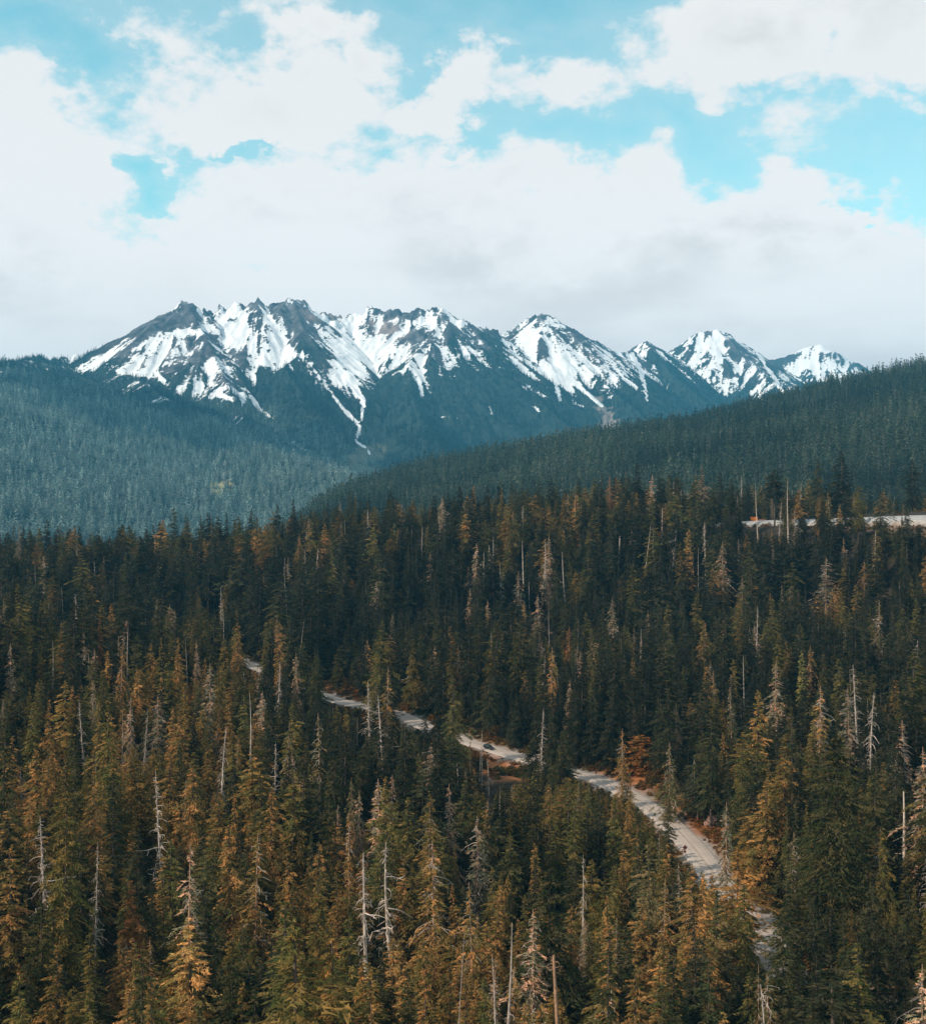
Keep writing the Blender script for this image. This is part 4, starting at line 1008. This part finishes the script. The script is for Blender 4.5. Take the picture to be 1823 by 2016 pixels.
def individuals():
    X, Y, H, kind, px, py = SC['X'], SC['Y'], SC['H'], SC['kind'], SC['px'], SC['py']
    n = len(X); vis = np.zeros(n)
    # rough visible size: columns of the picture swept from near to far, each tree showing what rises above the nearer ones
    top = np.full(1900, 2016.0); half = np.where(kind == 2, 1.0, 2.6*SC['g']*H/30)/Y/K
    for i in np.argsort(Y):
        a, b = int(max(0, px[i]-half[i]*.6)), int(min(1899, px[i]+half[i]*.6))+1
        if b <= a: continue
        e = np.clip(np.minimum(top[a:b], SC['bot'][i])-py[i], 0, None); vis[i] = e.sum()
        lo = py[i]+.30*H[i]/Y[i]/K
        top[a:b] = np.minimum(top[a:b], np.maximum(lo, 0))
    pick = np.zeros(n, bool)
    nG = sum(h['kind'] in 'GBFR' for h in heroes); nD = sum(h['kind'] == 'D' for h in heroes); nS = sum(h['kind'] == 'S' for h in heroes)
    for k, q in ((0, 298-nG), (1, 75), (2, 60)):
        o = [i for i in np.argsort(-vis) if kind[i] == k and vis[i] > 30 and 0 < px[i] < 1823 and py[i] < 1985][:q]; pick[o] = True
    # names in words: colour and girth, then where its tip shows against the nearest landmark
    lms = [h for h in heroes if h['lm']]
    L = np.array([(h['px'], h['py']) for h in lms]); used = {}
    order = sorted(np.where(pick)[0], key=lambda i: -vis[i])
    dist_words = ['just', 'close', 'somewhat', 'further', 'well', 'far']
    buckets = {}
    info = {}
    def cname(t, k):
        t = np.asarray(t)*.85
        if k == 2: return 'bleached'
        R, G, B = t; q = R/G; lum = .3*R+.6*G+.1*B
        if k == 1: return 'pinkish' if q < 1.95 and R > .2 else 'orange-brown' if q > 1.9 else 'tan-brown'
        return 'orange' if q > 1.75 else 'olive-brown' if q > 1.35 else 'olive' if q > 1.05 else 'dark green' if lum < .036 else 'green'
    for i in order:
        d = np.hypot(L[:, 0]-px[i], (L[:, 1]-py[i])*.8); j = int(np.argmin(d))
        dx, dy = px[i]-L[j, 0], py[i]-L[j, 1]
        side = ('right of' if dx > 0 else 'left of') if abs(dx) > abs(dy) else ('below' if dy > 0 else 'above')
        nm = ('slender' if SC['g'][i] < .9 else 'broad' if SC['g'][i] > 1.15 else 'medium')
        size = 'small' if H[i] < 15 else 'tall' if H[i] > 30 else None
        base = ('%s %s ' % (size or nm, cname(SC['tint'][i], kind[i])))+('conifer' if kind[i] == 0 else 'dying conifer' if kind[i] == 1 else 'snag')
        buckets.setdefault((base, side, j), []).append((d[j], i))
    def fit(t):
        w = t.split()
        if len(w) > 16: w = [q for q in w if q not in ('medium', 'slender', 'broad')]
        return ' '.join(w[:17] if len(w) <= 16 else [q for q in w if q != 'the'])
    ordn = ['', 'second ', 'third ', 'fourth ', 'fifth ', 'sixth ', 'seventh ', 'eighth ', 'ninth ', 'tenth ', 'eleventh ', 'twelfth ']
    for (base, side, j), v in buckets.items():
        v.sort()
        for q, (_, i) in enumerate(v):
            info[i] = ('%s%s with tip %s %s' % ((ordn[min(q, 11)]), base, side, lms[j]['lm'])) if len(v) > 1 else '%s with tip %s %s' % (base, side, lms[j]['lm'])
    r = SC['r']
    for i in order:
        rot = r.rand()*6.28; k = kind[i]
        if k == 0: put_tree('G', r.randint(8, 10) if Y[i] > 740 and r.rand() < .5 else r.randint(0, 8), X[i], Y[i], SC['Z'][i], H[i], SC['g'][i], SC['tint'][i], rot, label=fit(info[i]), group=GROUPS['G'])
        elif k == 1: put_tree('D', r.randint(0, 4), X[i], Y[i], SC['Z'][i], H[i], SC['g'][i], SC['tint'][i], rot, label=fit(info[i]), group=GROUPS['D'])
        else:
            v = 'pole' if r.rand() < .5 else 'branchy'; p = SNAG[v]
            place('dead_snag', p[r.randint(len(p))], ('trunk', 'branches'), X[i], Y[i], SC['Z'][i], H[i]*.95, SC['g'][i]*.9, rot, None, category='dead tree', label=fit(info[i]), group=GROUPS['S'])
    m = ~pick; n = m.sum(); k = kind[m]
    idx = np.where(k == 0, np.where((Y[m] > 740) & (r.rand(n) < .55), r.randint(8, 10, n), r.randint(0, 8, n)), np.where(k == 1, 10+r.randint(0, 4, n), 14+r.randint(0, 4, n)))
    s = H[m]/H0; w = s*SC['g'][m]
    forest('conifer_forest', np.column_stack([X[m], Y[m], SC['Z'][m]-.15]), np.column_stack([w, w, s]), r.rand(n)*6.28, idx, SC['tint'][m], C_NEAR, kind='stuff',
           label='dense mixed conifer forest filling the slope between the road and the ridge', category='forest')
individuals()

def undergrowth():
    r = np.random.RandomState(44)
    CS = bpy.data.collections.new('shrub_kinds')
    for i in range(3):
        rr = np.random.RandomState(90+i)
        joined('shrub_kind_%02d' % i, [crown_mesh('crown', rr, 2.0, .0, (1.5, 1.9, 1.2)[i], 60, 9, .55, .28, pw=.45, droop=.1, tiers=2, spread=.35)], CS)
    i = r.randint(0, len(ROAD), 5200); T = np.gradient(ROAD[:, :2], axis=0); T /= np.linalg.norm(T, axis=1)[:, None]; Nn = np.stack([-T[:, 1], T[:, 0]], 1)
    o = (6.3+14*r.rand(len(i))**1.5)*np.where(r.rand(len(i)) < .5, -1, 1)
    X = ROAD[i, 0]+Nn[i, 0]*o+r.randn(len(i)); Y = ROAD[i, 1]+Nn[i, 1]*o+r.randn(len(i))
    j = r.randint(0, len(UP), 420); T = np.gradient(UP[:, :2], axis=0); T /= np.linalg.norm(T, axis=1)[:, None]; Nn = np.stack([-T[:, 1], T[:, 0]], 1)
    o = -(15+18*r.rand(len(j))); X = np.concatenate([X, UP[j, 0]+Nn[j, 0]*o]); Y = np.concatenate([Y, UP[j, 1]+Nn[j, 1]*o])
    nb_ = 60; qb = pt(985,1535,466); X = np.concatenate([X, qb[0]+r.randn(nb_)*9]); Y = np.concatenate([Y, qb[1]+r.randn(nb_)*6]); nf = 2500; Yf = 180+650*r.rand(nf); Xf = (r.rand(nf)*2-1)*.4*Yf; X = np.concatenate([X, Xf]); Y = np.concatenate([Y, Yf])
    d1 = road_dist(X, Y, ROAD)[0]; d2 = road_dist(X, Y, UP)[0]
    q = pt(985,1525,476)
    k = (d1 > 5.5) & (d2 > 14) & (np.hypot(X-q[0], Y-q[1]+2) > 5); X, Y, d1 = X[k], Y[k], d1[k]; n = len(X)
    t = np.clip(.5+1.2*fbm(X/16, Y/16, 3, 15)+r.randn(n)*.2, 0, 1)[:, None]
    tint = np.array((.06,.055,.020))*(1-t)+np.array((.22,.085,.028))*t
    s = np.exp(r.randn(n)*.35)*np.where(d1 < 8, .45, .8)
    forest('undergrowth', np.column_stack([X, Y, gzi(X, Y)-.05]), np.column_stack([s, s, s*.8]), r.rand(n)*6.28, r.randint(0, 3, n), tint, CS, kind='stuff',
           label='olive and rust coloured shrubs along the verges of the road', category='undergrowth')
undergrowth()

# ------------------------------------------------------------------ small objects
import bmesh
def bm_obj(name, fn, mat, parent=None, bevel=0, **props):
    bm = bmesh.new(); fn(bm)
    if bevel: bmesh.ops.bevel(bm, geom=bm.edges[:], offset=bevel, segments=2, affect='EDGES', clamp_overlap=True)
    bmesh.ops.recalc_face_normals(bm, faces=bm.faces[:])
    me = bpy.data.meshes.new(name); bm.to_mesh(me); bm.free()
    return obj(name, me, mat, parent, **props)
def box(bm, c, s, rot=None):
    M = Matrix.Translation(c) @ (rot.to_4x4() if rot else Matrix()) @ Matrix.Diagonal((*s, 1)); bmesh.ops.create_cube(bm, size=1, matrix=M)
def cyl(bm, c, r, d, axis='Y', seg=20):
    R = Matrix.Rotation(math.pi/2, 4, 'X') if axis == 'Y' else Matrix.Rotation(math.pi/2, 4, 'Y') if axis == 'X' else Matrix()
    bmesh.ops.create_cone(bm, cap_ends=True, segments=seg, radius1=r, radius2=r, depth=d, matrix=Matrix.Translation(c) @ R)
def loft(bm, secs):
    rings = [[bm.verts.new(v) for v in s] for s in secs]; n = len(rings[0])
    for a, b in zip(rings[:-1], rings[1:]):
        for i in range(n): bm.faces.new((a[i], a[(i+1) % n], b[(i+1) % n], b[i]))
    bm.faces.new(rings[0][::-1]); bm.faces.new(rings[-1])
M_BLACK = simple('black_car_paint', (.012, .013, .015), .22, var=.1, spec=.6)
M_GLASS = simple('dark_car_glass', (.02, .03, .035), .08, var=.05, spec=.8)
M_TYRE = simple('tyre_rubber', (.02, .02, .02), .9); M_RIM = simple('alloy_rim', (.5, .5, .5), .35, metal=.8)
M_LAMP = simple('headlight_lens', (.75, .75, .73), .15, spec=.8, var=.05); M_TAIL = simple('tail_lens', (.3, .02, .02), .25)
def car():
    e = bpy.data.objects.new('parked_car' if False else 'black_car', None); C.objects.link(e)
    i = int(np.argmin(np.abs(rpx-966)+1e6*(ROAD[:, 1] < 300))); t = ROAD[i+1]-ROAD[i-1]; t /= np.linalg.norm(t)
    side = np.array([t[1], -t[0], 0]); side /= np.linalg.norm(side)
    p = ROAD[i]+side*1.7; e.location = (p[0], p[1], p[2]+.055); 
    e.rotation_euler = (0, -math.asin(t[2]), math.atan2(t[1], t[0]))
    e['label'] = 'black estate car driving along the pale road toward the lower right'; e['category'] = 'car'
    # cross-sections along the length: (x, half width, sill z, belt z, roof half width, roof z)
    def sec(x, w, z0, zb, wr, zr):
        return [(x, -w*.94, z0), (x, -w, z0+.25), (x, -w, zb-.12), (x, -w*.96, zb), (x, -wr, zr), (x, -wr*.6, zr+.03), (x, wr*.6, zr+.03), (x, wr, zr), (x, w*.96, zb), (x, w, zb-.12), (x, w, z0+.25), (x, w*.94, z0)]
    bm_obj('body', lambda bm: loft(bm, [sec(-2.35,.80,.42,.95,.72,1.0), sec(-2.28,.90,.30,1.02,.74,1.22), sec(-2.0,.93,.26,1.04,.70,1.60), sec(-1.2,.94,.25,1.03,.70,1.68), sec(-.1,.94,.25,1.0,.70,1.68),
          sec(.55,.94,.25,.99,.69,1.58), sec(1.2,.93,.25,.98,.76,1.08), sec(1.9,.90,.26,.93,.72,.97), sec(2.25,.82,.32,.80,.64,.86), sec(2.36,.70,.40,.70,.55,.74)]), M_BLACK, e)
    for s in (-1, 1):
        for a, b in ((-1.95,-1.2),(-1.12,-.2),(-.12,.62)):
            def f(bm, a=a, b=b, s=s):
                zt = 1.55 if b < .3 else 1.50
                v = [(a+.05, s*.915, 1.07), (b, s*.915, 1.06), (b-(.28 if b > .3 else .04), s*.735, zt), (a+(.22 if a < -1.5 else .06), s*.735, zt)]
                o = Vector((0, s*.012, .004)); vs = [bm.verts.new(Vector(q)+o) for q in v]; vb = [bm.verts.new(Vector(q)-o*3) for q in v]
                bm.faces.new(vs)
                for k in range(4): bm.faces.new((vs[k], vs[(k+1) % 4], vb[(k+1) % 4], vb[k]))
            bm_obj('side_window', f, M_GLASS, e)
    def ws(bm):
        v = [(1.17,-.70,1.12),(1.17,.70,1.12),(.62,.62,1.57),(.62,-.62,1.57)]; n = Vector((.03, 0, .03))
        vs = [bm.verts.new(Vector(q)+n) for q in v]; vb = [bm.verts.new(Vector(q)-n) for q in v]; bm.faces.new(vs)
        for k in range(4): bm.faces.new((vs[k], vs[(k+1) % 4], vb[(k+1) % 4], vb[k]))
    bm_obj('windscreen', ws, M_LAMP if False else M_GLASS, e)
    bm_obj('rear_window', lambda bm: box(bm, (-2.17, 0, 1.34), (.06, 1.2, .36), Matrix.Rotation(.55, 3, 'Y')), M_GLASS, e)
    for s in (-1, 1):
        bm_obj('headlight', lambda bm: box(bm, (2.22, s*.62, .74), (.22, .34, .15)), M_LAMP, e, .03)
        bm_obj('tail_light', lambda bm: box(bm, (-2.31, s*.74, .98), (.08, .2, .34)), M_TAIL, e, .02)
        bm_obj('door_mirror', lambda bm: box(bm, (.72, s*1.03, 1.08), (.14, .2, .14)), M_BLACK, e, .03)
        bm_obj('roof_rail', lambda bm: box(bm, (-.7, s*.62, 1.75), (1.9, .05, .05)), M_RIM, e, .01)
        for x in (-1.42, 1.42):
            w = bm_obj('wheel', lambda bm: cyl(bm, (x, s*.84, .34), .34, .24), M_TYRE, e, .02)
            bm_obj('rim', lambda bm: cyl(bm, (x, s*.955, .34), .22, .03, seg=12), M_RIM, w)
    bm_obj('grille', lambda bm: box(bm, (2.34, 0, .60), (.06, .8, .16)), M_TYRE, e)
    bm_obj('number_plate', lambda bm: box(bm, (2.385, 0, .45), (.02, .5, .11)), M_LAMP, e)
car()
def sign():
    e = bpy.data.objects.new('road_sign', None); C.objects.link(e)
    i = int(np.argmin(np.abs(ROAD[:, 1]-371))); t = ROAD[i+1]-ROAD[i-1]; t /= np.linalg.norm(t); s = np.array([-t[1], t[0]])
    s = s if s[0] < 0 else -s
    p = ROAD[i, :2]+s*5.1; z = float(ground_z(p[:1], p[1:2])[0])
    e.location = (p[0], p[1], z-.1); e.rotation_euler = (0, 0, math.radians(-9))
    e['label'] = 'dark red diamond warning sign with small square plate beside the road'; e['category'] = 'road sign'
    M1 = simple('dark_sign_face', (.10, .022, .016), .5, var=.3); M2 = simple('sign_post_metal', (.25, .2, .18), .6)
    bm_obj('post', lambda bm: box(bm, (0, .05, 2.1), (.10, .08, 4.2)), M2, e)
    rot = Matrix.Rotation(math.pi/4, 3, 'Y')
    d = bm_obj('diamond_plate', lambda bm: box(bm, (0, -.02, 3.65), (1.1, .03, 1.1), rot), M1, e, .01)
    def edge(bm):
        for a, b in ((0, 1), (0, -1), (1, 0), (-1, 0)):
            c = rot @ Vector((a*.50, 0, b*.50)); box(bm, (c[0], -.042, 3.65+c[2]), (.05 if a else .95, .008, .05 if b else .95), rot)
    bm_obj('border', edge, simple('black_border', (.02, .012, .012), .6), d)
    bm_obj('square_plate', lambda bm: box(bm, (0, -.02, 2.45), (.68, .03, .68)), M1, e, .01)
    for zz in (3.95, 3.35, 2.62, 2.28): bm_obj('bolt', lambda bm: box(bm, (.02, -.045, zz), (.07, .02, .09)), M_RIM, e)
sign()
def container():
    e = bpy.data.objects.new('orange_container', None); C.objects.link(e)
    i = int(np.argmin(np.abs(upx-1481))); p = UP[i]; t = UP[i+1]-UP[i-1]
    s = np.array([-t[1], t[0]]); s /= np.linalg.norm(s); s = s if s[1] > 0 else -s
    e.location = (p[0]+s[0]*1.5, p[1]+s[1]*1.5, p[2]+.03); e.rotation_euler = (0, 0, math.atan2(t[1], t[0])*.2)
    e['label'] = 'bright orange slatted container at far end of the upper pale road'; e['category'] = 'container'
    MO = simple('orange_paint', (.85, .25, .03), .5, var=.25, scale=1.2); MD = simple('dark_steel', (.10, .04, .02), .7)
    bm_obj('shell', lambda bm: box(bm, (0, 0, 1.6), (4.9, 2.3, 2.6)), MD, e, .03)
    for k in range(4): bm_obj('slat', lambda bm: box(bm, (0, -1.20, .60+k*.66), (4.9, .10, .46)), MO, e, .03)
    for x in (-2.35, -.8, .8, 2.35): bm_obj('upright', lambda bm: box(bm, (x, -1.28, 1.6), (.16, .06, 2.7)), MO, e, .01)
    bm_obj('top_rail', lambda bm: box(bm, (0, -1.2, 2.98), (5.0, .2, .12)), MO, e, .02)
    for x in (-1.9, 1.9): bm_obj('skid', lambda bm: box(bm, (x, 0, .15), (.3, 2.2, .3)), MD, e, .02)
    l = bpy.data.objects.new('fallen_log', None); C.objects.link(l); j = int(np.argmin(np.abs(upx-1500))); q = UP[j]
    l.location = (q[0]+s[0]*2.5, q[1]+s[1]*2.5, q[2]+.55); l['label'] = 'reddish brown log lying on road end right of orange container'; l['category'] = 'log'
    V, Q = tubes([(np.array([(-2.4, 0, 0), (0, .1, .05), (2.4, 0, .0)]), np.array([.55, .5, .46]))], 12)
    tube_mesh_o = obj('stem', quads_mesh('stem', V, Q), simple('log_bark', (.22, .10, .07), .9), l)
    bm_obj('cut_face', lambda bm: cyl(bm, (2.42, 0, 0), .45, .05, 'X', 14), simple('cut_wood', (.4, .24, .15), .8), l)
    bm_obj('cut_face', lambda bm: cyl(bm, (-2.42, 0, 0), .54, .05, 'X', 14), M_WARM, l)
container()
def boulder(px, py, Y, R, label, seed, col):
    p = pt(px, py, Y); z = float(gzi(p[0], p[1]))
    bm = bmesh.new(); bmesh.ops.create_icosphere(bm, subdivisions=4, radius=1)
    from mathutils import noise as mn
    for v in bm.verts:
        d = v.co.copy(); k = 1+.35*mn.noise(d*1.3+Vector((seed, 0, 0)))+.16*mn.noise(d*3.3+Vector((0, seed, 0)))+.07*mn.noise(d*8)
        v.co = Vector((d.x*k*R, d.y*k*R*.9, d.z*k*R*.8))
    me = bpy.data.meshes.new('boulder'); bm.to_mesh(me); bm.free()
    o = obj('boulder', me, simple('reddish_rock', col, .9, var=.45, scale=.7), None, label=label, category='rock'); o.location = (p[0], p[1], z+R*.15)
boulder(1408, 1618, 402, 3.4, 'large pinkish brown rock beside the road bend', 2.3, (.26, .15, .115))
# ------------------------------------------------------------------ haze
def haze():
    z0, z1 = CZ-215, CZ+1330
    x, ya, yb = 7600, -420, 12400
    V = [(-x, ya, z0), (x, ya, z0), (x, yb, z0), (-x, yb, z0), (-x, ya, z1), (x, ya, z1), (x, yb, z1), (-x, yb, z1)]
    me = quads_mesh('haze', np.array(V, float), [(3, 2, 1, 0), (4, 5, 6, 7), (0, 1, 5, 4), (1, 2, 6, 5), (2, 3, 7, 6), (3, 0, 4, 7)])
    m, nt, out = mat_new('valley_haze')
    v = nt.nodes.new('ShaderNodeVolumePrincipled'); nt.links.new(v.outputs[0], out.inputs['Volume'])
    v.inputs['Color'].default_value = (.13, .57, .90, 1); v.inputs['Density'].default_value = 5.5e-5; v.inputs['Anisotropy'].default_value = 0.0
    m.cycles.homogeneous_volume = True
    obj('haze', me, m, kind='stuff', label='blue valley haze over the forest and mountains')
haze()

# ------------------------------------------------------------------ clouds overhead (out of the picture, they shade the ground)
def cloud(target, t, rad, seed):
    import bmesh
    from mathutils import noise as mn
    bm = bmesh.new(); bmesh.ops.create_icosphere(bm, subdivisions=5, radius=1)
    for v in bm.verts:
        d = v.co.copy(); q = d*1.6+Vector((seed, seed*2, 0))
        k = 1+.55*mn.noise(q)+.30*mn.noise(q*2.3)+.16*mn.noise(q*5)+.08*mn.noise(q*11)
        v.co = Vector((d.x*k*rad[0], d.y*k*rad[1], d.z*k*rad[2]))
    me = bpy.data.meshes.new('cloud'); bm.to_mesh(me); bm.free(); smooth(me)
    o = obj('cloud', me, M_CLOUD, kind='structure'); o.location = np.array(target)+SUN*t
M_CLOUD = simple('cloud_white', (.8, .8, .8), 1.0, var=.02)
cloud((-980, 5350, CZ+420), 3000, (700, 620, 150), 8.7)
